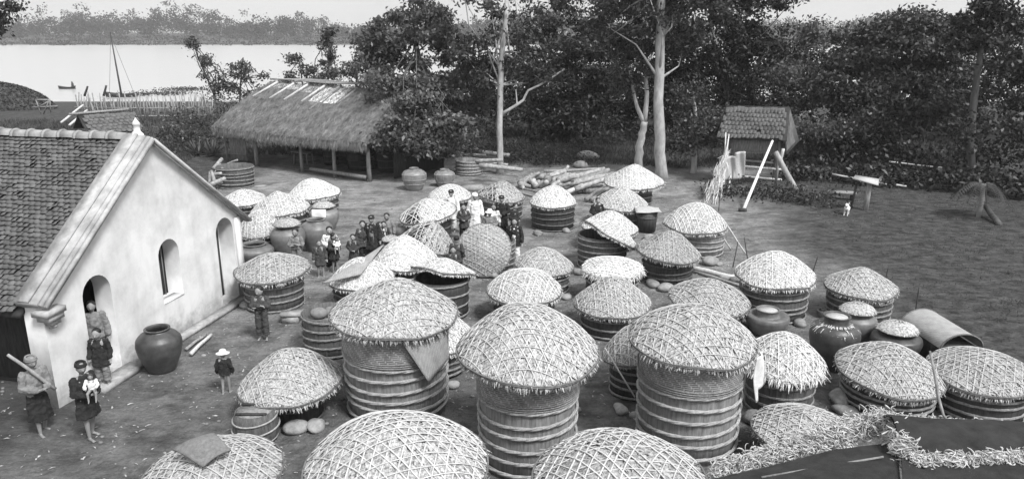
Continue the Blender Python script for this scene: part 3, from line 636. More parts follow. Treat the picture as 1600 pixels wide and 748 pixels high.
# key, cx, lid bottom y, lid half width, apex y, vat half width, vat bottom y, H, hoops, tone, style, roll, pitch, mat band, lid label, vat label
V_ = [
('A1', 380, 326, 34, 295, 28, 350, None, 4, 'm', 'dense', -4, 0, 0, 'pale flat lid just beyond the low corner of the white gable', 'vat under the pale lid just beyond the low corner of the white gable'),
('A2', 438, 345, 45, 298, 39, 368, None, 4, 'm', 'dense', -5, 3, 0, 'broad bright lid tilting left behind the two capped jars', 'vat under the broad bright lid behind the left capped jar'),
('A3', 490, 319, 41, 278, 37, 342, None, 4, 'm', 'dense', -4, 4, 0, 'brightest farthest lid of the left cluster, nearest the thatched shed', 'vat nearest the thatched shed under the farthest lid of the left cluster'),
('A4', 407, 376, 35, 328, 29, 402, None, 4, 'd', 'dense', -3, 0, 0, 'lid with a dark bare top half hidden by the white gable corner', 'vat behind the open-mouthed jar at the white gable corner'),
('A6', 426, 447, 57, 396, 44, 490, None, 5, 'm', 'bold_old', -2, 0, 0, 'ragged-edged lid right of the white gable corner, behind the arms-crossed boy', 'leaning hoop-bound vat right behind the arms-crossed boy in the path'),
('A7', 566, 461, 50, 403, 44, 490, None, 4, 'd', 'dense', -3, 3, 0, 'lid with a stiff flat mat lying on its left side', 'dark vat beneath the lid that carries the stiff flat mat'),
('A8', 634, 430, 50, 368, 43, 462, None, 4, 'd', 'dense', 0, 2, 0, 'clean bright lid right of the stiff leaning mat, above the tallest left vat', 'dark vat under the clean bright lid right of the stiff mat'),
('A9', 668, 400, 43, 345, 36, 425, None, 4, 'd', 'open_old', 14, 0, 0, 'lid tilting down to the right beside the standing man in white', 'dark vat under the right-tilting lid in front of the people'),
('A10', 669, 352, 45, 310, 35, 388, None, 4, 'd', 'open', -10, 0, 0, 'lid with dark open lattice holes, left of the tall man in white', 'dark vat under the lid with open lattice holes'),
('A11', 703, 320, 34, 287, 29, 347, None, 4, 'd', 'dense', 0, 0, 0, 'smooth bright lid behind the turbaned man dressed in white', 'dark vat behind the turbaned man dressed in white'),
('A12', 783, 320, 37, 283, 33, 345, None, 4, 'm', 'open_old', 6, 0, 0, 'lid tilted up off its vat behind the group of people', 'grey planked vat with a gap under its tilted lid behind the people'),
('A14', 864, 330, 36, 290, 33, 363, None, 5, 'd', 'dense', 0, 0, 0, 'even round lid on the lone dark vat before the woodpile', 'lone dark vat standing before the woodpile on stones'),
('A15', 991, 300, 46, 257, 28, 322, None, 4, 'd', 'dense', 0, 0, 0, 'farthest lid, at the foot of the two pale tree trunks', 'vat at the foot of the two pale tree trunks'),
('A16', 970, 334, 42, 293, 36, 357, None, 4, 'm', 'dense', 2, 0, 0, 'lid beside the small covered tub and the man looking over a vat', 'vat beside the small covered tub, right of the man in black'),
('A17', 953, 374, 44, 330, 38, 398, None, 4, 'd', 'dense', 4, 0, 0, 'lid directly above the lid that has slid off its vat', 'vat hidden behind the vat whose lid has slid off'),
('A19', 957, 441, 47, 406, 40, 480, None, 4, 'd', 'ragged', 0, 0, 0, 'shaggy lid with a gathered leaf top between the slid lid and a larger one', 'vat beneath the shaggy lid with a gathered leaf top'),
('A20', 957, 504, 60, 432, 48, 533, None, 4, 'd', 'bold_old', 0, 0, 0, 'large grey lid directly in front of the shaggy gathered lid', 'dark vat under the large grey lid left of the tall right vat'),
('A21', 1044, 415, 50, 360, 38, 450, None, 5, 'd', 'dense_old', 6, 0, 0, 'peaked lid with jagged right edge over a dark striped vat on stones', 'black striped vat on stones left of the fallen beam'),
('A22', 1086, 370, 49, 316, 38, 404, None, 6, 'l', 'dense', 1, 0, 0, 'very bright lid over the ribbed pale vat with sticks leaning on it', 'pale ribbed vat with thin sticks leaning on its right'),
('A23', 850, 436, 46, 388, 39, 464, None, 4, 'm', 'bold', 5, 0, 0, 'lid just in front of the man in the open black jacket', 'vat in front of the man in the open black jacket'),
('A24', 819, 482, 58, 421, 47, 512, None, 4, 'd', 'dense', 0, 0, 0, 'round lid on open ground between the two tall mat-wrapped vats, behind them', 'dark vat behind the gap between the two left tall mat-wrapped vats'),
('T1', 616, 543, 98, 435, 77, None, 2.05, 6, 'l', 'bold', 1, 1, .72, 'large peaked lid on the tall vat with the hanging mat flap', 'tall mat-wrapped vat with a triangular mat flap, leftmost of the three tall ones'),
('T1b', 680, 560, 62, 482, 48, 594, None, 5, 'm', 'dense', 3, 0, 0, 'lid half hidden behind the right of the leftmost tall vat', 'vat half hidden behind the leftmost tall vat'),
('T2', 825, 616, 110, 477, 74, 756, None, 6, 'l', 'bold', 2, 0, .72, 'largest full lid in the middle foreground, widely latticed', 'tall mat-wrapped vat in the middle of the foreground'),
('T3b', 997, 578, 56, 506, 42, 628, None, 5, 'd', 'dense_old', -14, 0, 0, 'lid peeping out behind the left of the rightmost tall vat, propped by a stick', 'dark vat behind the left of the rightmost tall vat'),
('T3', 1082, 588, 97, 470, 76, 728, None, 6, 'l', 'bold', 1, 0, .66, 'large lid on the tall vat with a pale rag hanging at its right', 'tall mat-wrapped vat with a pale rag, rightmost of the three tall ones'),
('T4', 620, 836, 141, 641, 110, None, 2.0, 6, 'l', 'bold', 0, 0, .6, 'huge nearest lid at the bottom edge with a torn mat on it', 'vat under the huge nearest lid with a torn mat'),
('T5', 967, 858, 134, 671, 108, None, 1.6, 5, 'l', 'bold', 0, 0, .5, 'huge bare lid cut by the bottom edge below the rightmost tall vat', 'vat under the huge bare lid cut by the bottom edge'),
('T6', 332, 821, 106, 685, 84, None, 1.1, 4, 'm', 'bold', -3, 0, 0, 'wide lid with a folded mat lying on it at the bottom left', 'vat under the wide lid with a folded mat at the bottom left'),
('A26', 455, 647, 80, 543, 46, None, .72, 3, 'd', 'bold_old', -4, 2, 0, 'wide low lid with open grey lattice behind the small barrel', 'low dark vat under the wide lid behind the small barrel'),
('A27', 1108, 498, 62, 437, 50, 525, None, 4, 'm', 'bold', 5, 0, 0, 'lid behind the right of the rightmost tall vat, beside a narrow-necked jar', 'vat beside the narrow-necked jar behind the rightmost tall vat'),
('A28', 1211, 457, 60, 394, 50, 506, None, 6, 'm', 'dense', 0, 0, 0, 'round lid on the strongly striped vat at the edge of the bare field', 'strongly striped vat at the edge of the bare field'),
('A29', 1345, 472, 53, 419, 46, 509, None, 5, 'm', 'dense_old', 1, 0, 0, 'lid farthest right along the field, behind the capped jars', 'striped vat farthest right along the field, behind the capped jars'),
('A30', 1390, 624, 79, 538, 66, 660, None, 5, 'd', 'bold_old', 6, 0, 0, 'broad grey lid in front of the stone jars at the right', 'black vat in front of the stone jars at the right'),
('A31', 1534, 622, 76, 547, 64, 664, None, 5, 'd', 'bold_old', 2, 0, 0, 'broad grey lid at the right edge below the arched mat trough', 'black vat at the right edge below the arched mat trough'),
('A32', 1222, 602, 64, 516, 50, 658, None, 5, 'm', 'ragged', 0, 0, 0, 'shaggy straw lid with long ragged fringe right of the rightmost tall vat', 'striped vat under the shaggy straw lid with long ragged fringe'),
('A33', 1254, 722, 76, 638, 62, 755, None, 4, 'd', 'bold', 0, 0, 0, 'bright lid rising behind the curled-leaf garland', 'dark vat under the bright lid behind the curled-leaf garland'),
]
for n_, (key, cx, lb, lw, ap, vw, yb, H, hoops, tone, style, roll, pitch, band, ll, vl) in enumerate(V_):
    c, H, R, h, Rv = solve(key, cx, lb, lw, ap, vw, yb, H)
    print('VAT', key, 'x %.1f y %.1f H %.2f R %.2f h %.2f Rv %.2f' % (c.x, c.y, H, R, h, Rv))
    off = .10*(.25 if key == 'A16' else 1)
    lift = .0
    vx = c.copy()
    if key == 'A22': vx = c+Vector((.15, 0, 0))
    make_vat(vl, (vx.x, vx.y, .0), Rv, max(.3, H-.03-abs(math.sin(math.radians(roll)))*Rv*.5), hoops, tone, band, 100+n_, hoop_r=1.25 if band else 1.0)
    make_lid(ll, (c.x, c.y, H), R, h, p={'T1': 1.4, 'T2': 1.95, 'T3': 1.8, 'T4': 1.85, 'T5': 1.9, 'T6': 1.8, 'A32': 1.9, 'A30': 1.8, 'A14': 1.9, 'A28': 1.9, 'A22': 1.7, 'A24': 1.9, 'A21': 1.35, 'A2': 1.4, 'A15': 1.4}.get(key, [1.45, 1.7, 1.6, 1.8][n_ % 4]), style=style, roll=roll, pitch=pitch-4.3, step=(.165 if 'open' in style else .13) if key[0] == 'A' else .145, seed=200+n_, fr=1.35 if R > .9 else 1.1)
# the lid that has slid off, and the lid leaning on its vat, and the propped-open lid
def simple_vat(key, cx, yb, vw, H, hoops, tone, label, seed):
    g = at(cx, yb, 0); v = radial(g); zc = g.y*cs+CH*sn; Rv = vw/F*zc; c = g+v*Rv
    make_vat(label, (c.x, c.y, 0), Rv, H, hoops, tone, 0, seed); SOLVED[key] = (c, H, Rv, 0, Rv); return c, Rv
c, Rv = simple_vat('B1', 939, 427, 38, 1.1, 6, 'm', 'dark ribbed vat left half open under a lid sliding off it', 301)
v = radial(c); s_ = Vector((v.y, -v.x, 0))
q = c+s_*.30+Vector((0, -.1, 1.08)); make_lid('lid slid off to the right, slumping over the edge of its ribbed vat', q, .98, .38, 1.6, 'dense', 27, 10, step=.125, seed=302)
c, Rv = simple_vat('B2', 772, 428, 33, .95, 6, 'm', 'ribbed vat mostly hidden behind the upright leaning lid', 303)
q = c-v*(.62)+Vector((-.22, 0, .78)); make_lid('big lid standing almost upright against its vat, facing the viewer, amid the people', q, .86, .36, 1.8, 'dense_old', -6, -58, step=.125, seed=304)
c, Rv = simple_vat('B3', 692, 502, 43, 1.0, 4, 'd', 'open-mouthed vat with its lid propped up, behind the leftmost tall vat', 305)
q = c+Vector((.05, .05, 1.16)); make_lid('lid propped up off its open vat, showing the dark gap', q, .88, .30, 1.8, 'dense', 10, 15, step=.125, seed=306)
# open vats
c, Rv = simple_vat('B4', 520, 563, 43, 1.0, 5, 'm', 'wide open vat holding two bundles, left of the leftmost tall vat', 307)
VB4 = c
mb = MB(); lathe(mb, [(.001, .80), (Rv*.92, .80), (Rv*.92, .76), (.001, .76)], 40); t = thing('inner_cover', 'sunken board cover inside the wide open vat', 'cover', (c.x, c.y, 0)); mb.build('board', M['stave_l'], t)
for k, (dx, dy, r, lab) in enumerate(((-.30, .02, .2, 'dark rounded bundle inside the wide open vat'), (.02, .16, .17, 'pale rounded bundle inside the wide open vat'))):
    mb = MB(); ellipsoid(mb, (0, 0, r*.6), (r*1.0, r*.8, r*.65), 22, 14, jit=.22, seed=k+3); o = mb.build('bundle', M['stone'] if k else M['greyc'], None, (c.x+dx, c.y+dy, .81), True); tag(o, lab, 'bundle')
c, Rv = simple_vat('B5', 370, 297, 28, 1.05, 6, 'm', 'empty open vat by the firewood at the left end of the thatched shed', 308)
c, Rv = simple_vat('B6', 733, 275, 21, .75, 5, 'l', 'pale open vat behind the tied jars under the big tree', 309)
VB6 = c
# mats and rags lying on lids
def sheet_mesh(corners, n=10, sag=0, bend=None, thick=.015, rs=None, mt='weave_l', name='mat', uvs=(1, 1), rough=0):
    c = [np.array(q, float) for q in corners]; u = np.linspace(0, 1, n); U, W = np.meshgrid(u, u)
    P = (c[0][None, None]*((1-U)*(1-W))[..., None]+c[1]*(U*(1-W))[..., None]+c[2]*(U*W)[..., None]+c[3]*((1-U)*W)[..., None])
    nn = np.cross(c[1]-c[0], c[3]-c[0]); nn /= np.linalg.norm(nn)
    if nn[2] < 0: nn = -nn
    P = P+nn*(sag*np.sin(math.pi*U)*np.sin(math.pi*W))[..., None]
    if bend: P = P+nn*bend(U, W)[..., None]
    if rough: P = P+nn*(rough*noise2(U*7, W*7, 9))[..., None]
    V = np.concatenate([P.reshape(-1, 3), P.reshape(-1, 3)-nn*thick]); i = np.arange(n-1)[:, None]*n; j = np.arange(n-1)[None, :]
    A = np.stack([i+j, i+j+1, i+n+j+1, i+n+j], -1).reshape(-1, 4); mb = MB(); E_ = list(range(n))+[k*n+n-1 for k in range(1, n)]+[n*n-1-k for k in range(1, n)]+[(n-1-k)*n for k in range(1, n-1)]
    Fs = np.array([(E_[k], E_[(k+1) % len(E_)], E_[(k+1) % len(E_)]+n*n, E_[k]+n*n) for k in range(len(E_))])
    mb.add(V, np.concatenate([A, A[:, ::-1]+n*n, Fs[:, ::-1]])); o = mb.build(name, M[mt]); uu = np.stack([U.ravel()*uvs[0], W.ravel()*uvs[1]], 1)
    set_uv(o, lambda cc: np.concatenate([uu, uu])); return o
def ctr(o):
    me = o.data; co = np.empty(len(me.vertices)*3); me.vertices.foreach_get('co', co); co = co.reshape(-1, 3); m = co.mean(0); m[2] = co[:, 2].min(); co -= m; me.vertices.foreach_set('co', co.ravel()); me.update(); o.location = m; return o
c, H, R, h, Rv = SOLVED['A7']; Y = c.y
o = sheet_mesh([aty(503, 442, Y-1.0), aty(563, 428, Y-.75), aty(600, 381, Y+.75), aty(574, 398, Y+.2)], 12, .03, thick=.03, uvs=(1.6, 1.4)); tag(ctr(o), 'stiff flat woven mat lying aslant on a lid beside the dark vats', 'mat')
c, H, R, h, Rv = SOLVED['T6']
o = sheet_mesh([aty(268, 701, c.y-.10), aty(316, 726, c.y-.42), aty(360, 700, c.y-.12), aty(333, 675, c.y+.15)], 14, .0, bend=lambda u, w: .05*np.sin(w*3)+.03*np.sin(u*5), thick=.03, mt='matd', uvs=(1, 1)); tag(ctr(o), 'folded dull mat lying on the wide lid at the bottom left', 'mat')
c, H, R, h, Rv = SOLVED['T4']
o = sheet_mesh([aty(604, 750, c.y-.60), aty(700, 738, c.y-.52), aty(672, 712, c.y-.32), aty(612, 703, c.y-.22)], 16, .05, thick=.012, mt='greyc', rough=.035); tag(ctr(o), 'torn grey mat spread on the huge nearest lid', 'mat')
c, H, R, h, Rv = SOLVED['T1']
r1 = Rv*1.1; 
def cyl(c, r, a, z): return np.array([c.x+r*math.cos(a), c.y+r*math.sin(a), z])
o = sheet_mesh([cyl(c, r1+.09, -1.32, H-.10), cyl(c, r1+.11, -.50, H-.10), cyl(c, r1+.1, -.36, H-.78), cyl(c, r1+.16, -.92, H-1.02)], 14, .06, thick=.012, mt='weave_l', uvs=(1, 1)); tag(ctr(o), 'triangular mat flap hanging from under the leftmost tall lid', 'mat')
c, H, R, h, Rv = SOLVED['T3']
o = sheet_mesh([cyl(c, r1+.08, -.62, H-.06), cyl(c, r1+.12, -.36, H-.06), cyl(c, r1+.17, -.28, H-.72), cyl(c, r1+.08, -.55, H-.95)], 16, .03, thick=.01, mt='sheet', rough=.05); tag(ctr(o), 'pale torn rag hanging at the right of the rightmost tall vat', 'rag')
p = at(1166, 655, 0)
for nm_, P, lab in (('T3b', [aty(945, 543, 13.8), aty(992, 620, 13.2)], 'thin stick propping the lid behind the rightmost tall vat'),):
    mb = MB(); tube(mb, [P[0]-P[1], Vector((0, 0, 0))], .016, 6); tag(mb.build('stick', M['wood_l'], None, P[1]), lab, 'stick')
# ----------------------------------------------------------------- jars
def jar(label, cx, ym, hw, yb, mouth=.42, cap=None, mt='clay', neck=.1, low=.55, collar=False, belt=0, group='stoneware jars'):
    g = at(cx, yb, 0); v = radial(g); zc = g.y*cs+CH*sn; R = hw/F*zc; c = g+v*R*low; zc = c.y*cs+(CH-.6)*sn; R = hw/F*zc
    H = bisect(lambda q: proj(c.x, c.y, q)[1]-ym, .2, 3); m = R*mouth; nk = neck
    prof = [(.001, 0), (R*low, 0), (R*(low+.12), .12*H), (R*.93, .42*H), (R, .62*H), (R*.96, .76*H), (R*.78, .89*H-nk*.3), (m*1.08, H-nk*.9), (m, H-nk*.6), (m*1.02, H-.035), (m*1.13, H-.02), (m*1.13, H), (m*.93, H), (m*.88, H-nk), (R*.8, .7*H), (.001, .5*H)]
    t = thing('stoneware_jar', label, 'jar', (c.x, c.y, 0), group=group); 
    # smooth the profile
    P = np.array(prof); mb = MB(); u = np.arange(len(P)); uu = np.linspace(0, len(P)-1, 60); lathe(mb, np.stack([np.interp(uu, u, P[:, 0]), np.interp(uu, u, P[:, 1])], 1), 40)
    o = mb.build('body', M[mt], t, smooth=True); sb = o.modifiers.new('s', 'SMOOTH'); sb.iterations = 3; sb.factor = .5
    if cap == 'lid':
        r = m*1.45; rs = np.random.RandomState(int(cx)); mb = MB(); lathe(mb, [(r, 0), (r*.8, r*.22), (r*.4, r*.4), (.001, r*.46), (.001, r*.3), (r*.97, -.01)], 30, jit=.02)
        n = 260; rad = np.sqrt(rs.rand(n))*r; th = rs.rand(n)*6.28; C = np.stack([rad*np.cos(th), rad*np.sin(th), r*.46*(1-(rad/r)**1.6)+.012], 1); D = np.stack([np.cos(th+rs.normal(size=n)*.5), np.sin(th), -.35+0*th], 1)
        flakes(mb, C, D, np.tile([0, 0, 1.], (n, 1))+rs.normal(size=(n, 3))*.3, .09, .03, .05)
        lidt = thing('jar_lid', 'leaf-thatched cap on the '+label.replace('jar with leaf cap', 'jar').replace('tall jar with leaf cap', 'tall jar').replace('small jar with pale pointed cap', 'small jar'), 'jar lid', (c.x, c.y, H), group='caps on the jars'); mb.build('cap', M['thatch_old'], lidt)
        mb = MB(); aa = np.linspace(0, 6.2832, 40); tube(mb, np.stack([r*np.cos(aa), r*np.sin(aa), 0*aa], 1), .014, 5, cap=False); mb.build('rim_hoop', M['rim'], lidt)
    if cap == 'plug':
        mb = MB(); lathe(mb, [(.001, H-.02), (m*.9, H-.03), (m*.92, H-.06), (.001, H-.06)], 24); mb.build('plug', M['matp'], t)
    if collar:
        rs = np.random.RandomState(3); n = 420; th = rs.rand(n)*6.28; rr = m*1.1+rs.rand(n)*.1; D = np.stack([np.cos(th), np.sin(th), -.6-rs.rand(n)*.7], 1)+rs.normal(size=(n, 3))*.15
        C = np.stack([rr*np.cos(th), rr*np.sin(th), H-nk*.9-rr*.25+.08+0*th], 1)+D*.07; mb = MB(); flakes(mb, C, D, np.stack([np.cos(th), np.sin(th), 1+0*th], 1), rs.uniform(.12, .28, n), .02, .1); mb.build('straw_collar', M['thatch'], t)
    for k in range(belt):
        zz = H*(.3+.42*k/max(1, belt-1)); rb = np.interp(zz, P[:12, 1], P[:12, 0])*1.015; mb = MB(); aa = np.linspace(0, 6.2832, 44)
        tube(mb, np.stack([rb*np.cos(aa), rb*np.sin(aa), zz+.01*np.sin(aa*3)], 1), .016, 5, cap=False); mb.build('tied_cord', M['hoop_l'], t)
    if belt:
        mb = MB()
        for k in range(8):
            an = k*math.pi/4; zz = np.linspace(.3*H, .93*H, 10); rb = np.interp(zz, P[:12, 1], P[:12, 0])*1.015; tube(mb, np.stack([rb*math.cos(an), rb*math.sin(an), zz], 1), .01, 5)
        mb.build('tied_cord', M['hoop_l'], t)
    return c, H, R
jar('large black-brown open jar standing against the white gable wall', 255, 512, 34.5, 585, .5, mt='clay_d', low=.55, neck=.08)
jar('open squat jar at the foot of the white gable corner', 400, 380, 31, 414, .55, low=.6)
jar('tall jar with leaf cap behind the boy leaning with folded arms', 453, 350, 27, 407, .55, 'lid', low=.6)
jar('wide-mouthed round jar with a white cloth, nearest of the capped jars', 497, 342, 26, 396, .5, low=.6)
jar('jar with leaf cap behind the wide-mouthed jar', 508, 322, 24, 362, .5, 'lid', 'clay_l', low=.6)
jar('tall corded jar under the big tree, nearer the thatched shed', 648, 262, 19, 299, .35, None, 'clay_l', low=.62, belt=3)
jar('smaller corded jar under the big tree, beside the pale open vat', 695, 264, 16, 293, .4, None, 'clay_l', low=.62, belt=2)
jar('squat plugged jar with narrow neck behind the shaggy straw lid', 1196, 482, 34, 527, .48, 'plug', low=.6, neck=.22)
jar('big plugged jar wearing a collar of loose straw', 1297, 492, 38, 582, .48, 'plug', 'clay_d', low=.6, neck=.22, collar=True)
jar('jar with leaf cap behind the straw-collared jar', 1333, 484, 31, 541, .6, 'lid', low=.6)
jar('low round jar with leaf cap beside the arched mat trough', 1395, 514, 38, 568, .55, 'lid', 'clay_d', low=.6)
jar('small dark jar left of the straw-collared jar at the field edge', 1284, 481, 9, 497, .5, None, 'clay', low=.6)
jar('smooth pale jar under the open-lattice lid', 631, 350, 19, 378, .45, None, 'clay_l', low=.6)
jar('small jar with pale pointed cap between the boys and the clean bright lid', 612, 374, 17, 408, .6, 'lid', 'clay', low=.6)
c_ = at(497, 341, 1.3); o = sheet_mesh([(-.25, 0, 0), (.25, 0, 0), (.25, .05, .28), (-.25, .05, .28)], 8, .03, thick=.01, mt='white', rough=.02); o.location = aty(498, 340, at(497, 396, 0).y+.75); tag(o, 'white cloth hung over the back rim of the wide-mouthed round jar', 'cloth')
# small covered tub
p = at(1010, 360, 0); t = thing('tub', 'small dark covered tub right of the vat with the onlooking man', 'tub', p); r = .4
mb = MB(); lathe(mb, [(.001, 0), (r*.85, 0), (r, .8), (r*.93, .8), (r*.8, .1), (.001, .1)], 28); mb.build('staves', M['stave'], t)
mb = MB(); aa = np.linspace(0, 6.2832, 30); tube(mb, np.stack([r*.97*np.cos(aa), r*.97*np.sin(aa), .55+0*aa], 1), .02, 6, cap=False); mb.build('hoop', M['hoop_d'], t)
o = sheet_mesh([(-.5, -.4, 0), (.45, -.45, .02), (.5, .4, .0), (-.45, .45, .03)], 8, .09, thick=.03, mt='matp', rough=.03); o.location = (p.x, p.y, .82); tag(o, 'crumpled pale mat covering the small dark tub', 'mat')
# small staved barrel with bar lid
c = at(404, 704, 0)+radial(at(404, 704, 0))*.33; t = thing('small_barrel', 'small bulging wooden barrel with cord hoops near the bottom left lids', 'barrel', c)
H = bisect(lambda q: proj(c.x, c.y, q)[1]-640, .3, 2); R = 35/F*(c.y*cs+(CH-.5)*sn); print('barrel', H, R)
mb = MB(); lathe(mb, [(.001, 0), (R*.8, 0), (R*.95, .3*H), (R, .5*H), (R*.96, .75*H), (R*.84, H), (R*.78, H), (R*.78, H-.05), (.001, H-.05)], 42, jit=.01); mb.build('staves', M['stave_m'], t)
mb = MB(); lathe(mb, [(.001, H-.048), (R*.77, H-.048), (R*.77, H-.01), (.001, H-.01)], 30); lid_ = mb.build('barrel_head', M['wood'], t)
for dy in (-.45, .45): mb = MB(); box(mb, (0, dy*R, H+.012), (R*1.35, .05, .04)); mb.build('cleat', M['wood_d'], lid_)
for zz, rr in ((.18, .88), (.52, 1.0), (.8, .945)):
    mb = MB(); aa = np.linspace(0, 6.2832, 50); tube(mb, np.stack([R*rr*1.02*np.cos(aa), R*rr*1.02*np.sin(aa), zz*H+.03*np.sin(aa+1)], 1), .018, 6, cap=False); mb.build('cord_hoop', M['hoop_l'], t)
# arched mat trough
a_ = at(1440, 522, .3); b_ = at(1500, 562, .3); ax = (b_-a_); L = ax.length*.98; t = thing('covered_trough', 'long dark trough roofed by a pale arched mat at the right', 'trough', ((a_.x+b_.x)/2+.05, (a_.y+b_.y)/2+.15, 0), math.atan2(ax.y, ax.x))
print('trough L', L)
mb = MB(); box(mb, (0, 0, .28), (L, .75, .55)); mb.build('box', M['wood_d'], t)
n = 16; th = np.linspace(math.pi*.02, math.pi*.98, n); xs = np.linspace(-L*.55, L*.55, 14); V = [(x, .5*math.cos(q), .52+.36*math.sin(q)) for x in xs for q in th]; V2 = [(x, .48*math.cos(q), .5+.35*math.sin(q)) for x in xs for q in th]
i = np.arange(13)[:, None]*n; j = np.arange(n-1)[None, :]; A = np.stack([i+j, i+j+1, i+n+j+1, i+n+j], -1).reshape(-1, 4); mb = MB(); mb.add(V+V2, np.concatenate([A, A[:, ::-1]+len(V)])); o = mb.build('arched_mat', M['weave_l'], t, smooth=True)
uu = np.array([(x, q*.5) for x in xs for q in th]); set_uv(o, lambda c: np.concatenate([uu, uu]))
mb = MB(); tube(mb, [(L*.55, .5*math.cos(q), .52+.36*math.sin(q)) for q in th], .02, 6); mb.build('rim_cane', M['rim'], o)
mb = MB(); tube(mb, [(-L*.55, .5*math.cos(q), .52+.36*math.sin(q)) for q in th], .02, 6); mb.build('rim_cane', M['rim'], o)
# ----------------------------------------------------------------- the leaf-edged dark covering close to the camera
cov = thing('leaf_edged_cover', 'dark oiled roof matting edged with curled dry leaves at the bottom right', 'roof cover', (0, 0, 0))
D0 = 7.2
def fp(px, py, Y): return np.array(aty(px, py, Y))
def garland(pts, wid, n, seed, Lr=(.05, .12)):
    rs = np.random.RandomState(seed); P = np.array(pts); d = np.concatenate([[0], np.cumsum(np.linalg.norm(np.diff(P, axis=0), axis=1))]); u = rs.rand(n)*d[-1]
    C = np.stack([np.interp(u, d, P[:, q]) for q in range(3)], 1); W = np.interp(u, d, wid); C = C+rs.normal(size=(n, 3))*np.array([.5, .5, .55])*W[:, None]
    mb = MB()
    for k in range(n):
        D = unit(1, rs)[0]; D[2] = D[2]*.6-.1; L = rs.uniform(*Lr); c = C[k]; s = np.cross(D, unit(1, rs)[0]); s /= np.linalg.norm(s)
        q = np.linspace(-.5, .5, 5); Pk = c+np.outer(q, D)*L+np.outer(.25*(1-4*q*q), s)*L; tube(mb, Pk, np.array([.25, .8, 1, .9, .3])*rs.uniform(.007, .013), 4, flat=.45, cap=False)
    return mb
Y1, Y2 = 7.6, 6.9
top = [fp(1120, 736, 7.3), fp(1200, 712, 7.5), fp(1300, 682, 7.7), fp(1372, 655, 7.9), fp(1450, 656, 8.0), fp(1530, 662, 8.0), fp(1640, 672, 8.0)]
low = [fp(1372, 655, 7.9), fp(1402, 672, 7.6), fp(1408, 700, 7.2), fp(1430, 722, 7.0), fp(1500, 722, 6.95), fp(1580, 716, 6.95), fp(1660, 716, 6.95)]
garland(top[:4], [.07, .10, .12, .12], 4300, 5, (.06, .14)).build('leaf_fringe', M['garland'], cov)
garland(top[3:], [.10, .05, .035, .03], 900, 6, (.04, .09)).build('leaf_fringe', M['garland'], cov)
garland(low, [.11, .11, .12, .09, .08, .07, .05], 3600, 7, (.06, .14)).build('leaf_fringe', M['garland'], cov)
def quadstrip(A, B, n, bulge, name, mt):
    A = np.array(A); B = np.array(B); V = []
    for q in np.linspace(0, 1, n): V.append(A*(1-q)+B*q+np.array([0, 0, bulge*math.sin(math.pi*q)]))
    V = np.array(V); m = V.shape[1]; i = np.arange(n-1)[:, None]*m; j = np.arange(m-1)[None, :]; Q = np.stack([i+j, i+j+1, i+m+j+1, i+m+j], -1).reshape(-1, 4)
    mb = MB(); V = V.reshape(-1, 3); mb.add(np.concatenate([V, V-np.array([0, 0, .03])]), np.concatenate([Q, Q[:, ::-1]+len(V)])); return mb.build(name, mt, cov, smooth=True)
quadstrip([top[3], top[4], top[5], top[6]], [low[2]-[.0, 0, .02], low[4]-[.25, 0, .02], low[5], low[6]], 12, .22, 'matting', M['black_sheet'])
lowt = [fp(1110, 748, 7.0), fp(1200, 728, 7.2), fp(1300, 702, 7.35), fp(1400, 690, 7.5)]
bot = [fp(1080, 830, 6.2), fp(1200, 830, 6.0), fp(1300, 830, 5.9), fp(1412, 830, 6.0)]
quadstrip(lowt, bot, 12, .06, 'matting', M['black_sheet'])
quadstrip([low[2], low[3], low[4], low[5], low[6]], [fp(1412, 830, 6.0), fp(1450, 830, 6.0), fp(1500, 830, 6.0), fp(1580, 830, 6.0), fp(1700, 830, 6.0)], 10, .05, 'matting', M['black_sheet'])
mb = MB(); tube(mb, [fp(1190, 745, 6.9), fp(1290, 728, 7.0), fp(1380, 713, 7.1)], .012, 6); mb.build('edge_cane', M['wood'], cov)
mb = MB(); box(mb, (0, 0, 0), (.12, .12, 3.2)); pr = mb.build('support_post', M['wood_d'], cov, (6.0, 7.0, 1.2))
mb = MB(); tube(mb, [aty(1453, 548, 8.2), aty(1462, 590, 8.0), aty(1466, 620, 7.9), aty(1474, 648, 7.8), aty(1492, 672, 7.5), aty(1500, 700, 7.2)], [.012, .018, .018, .016, .014, .012], 6); tag(ctr(mb.build('bent_stick', M['wood'])), 'thin bent stick rising over the dark matting before the right vats', 'stick')
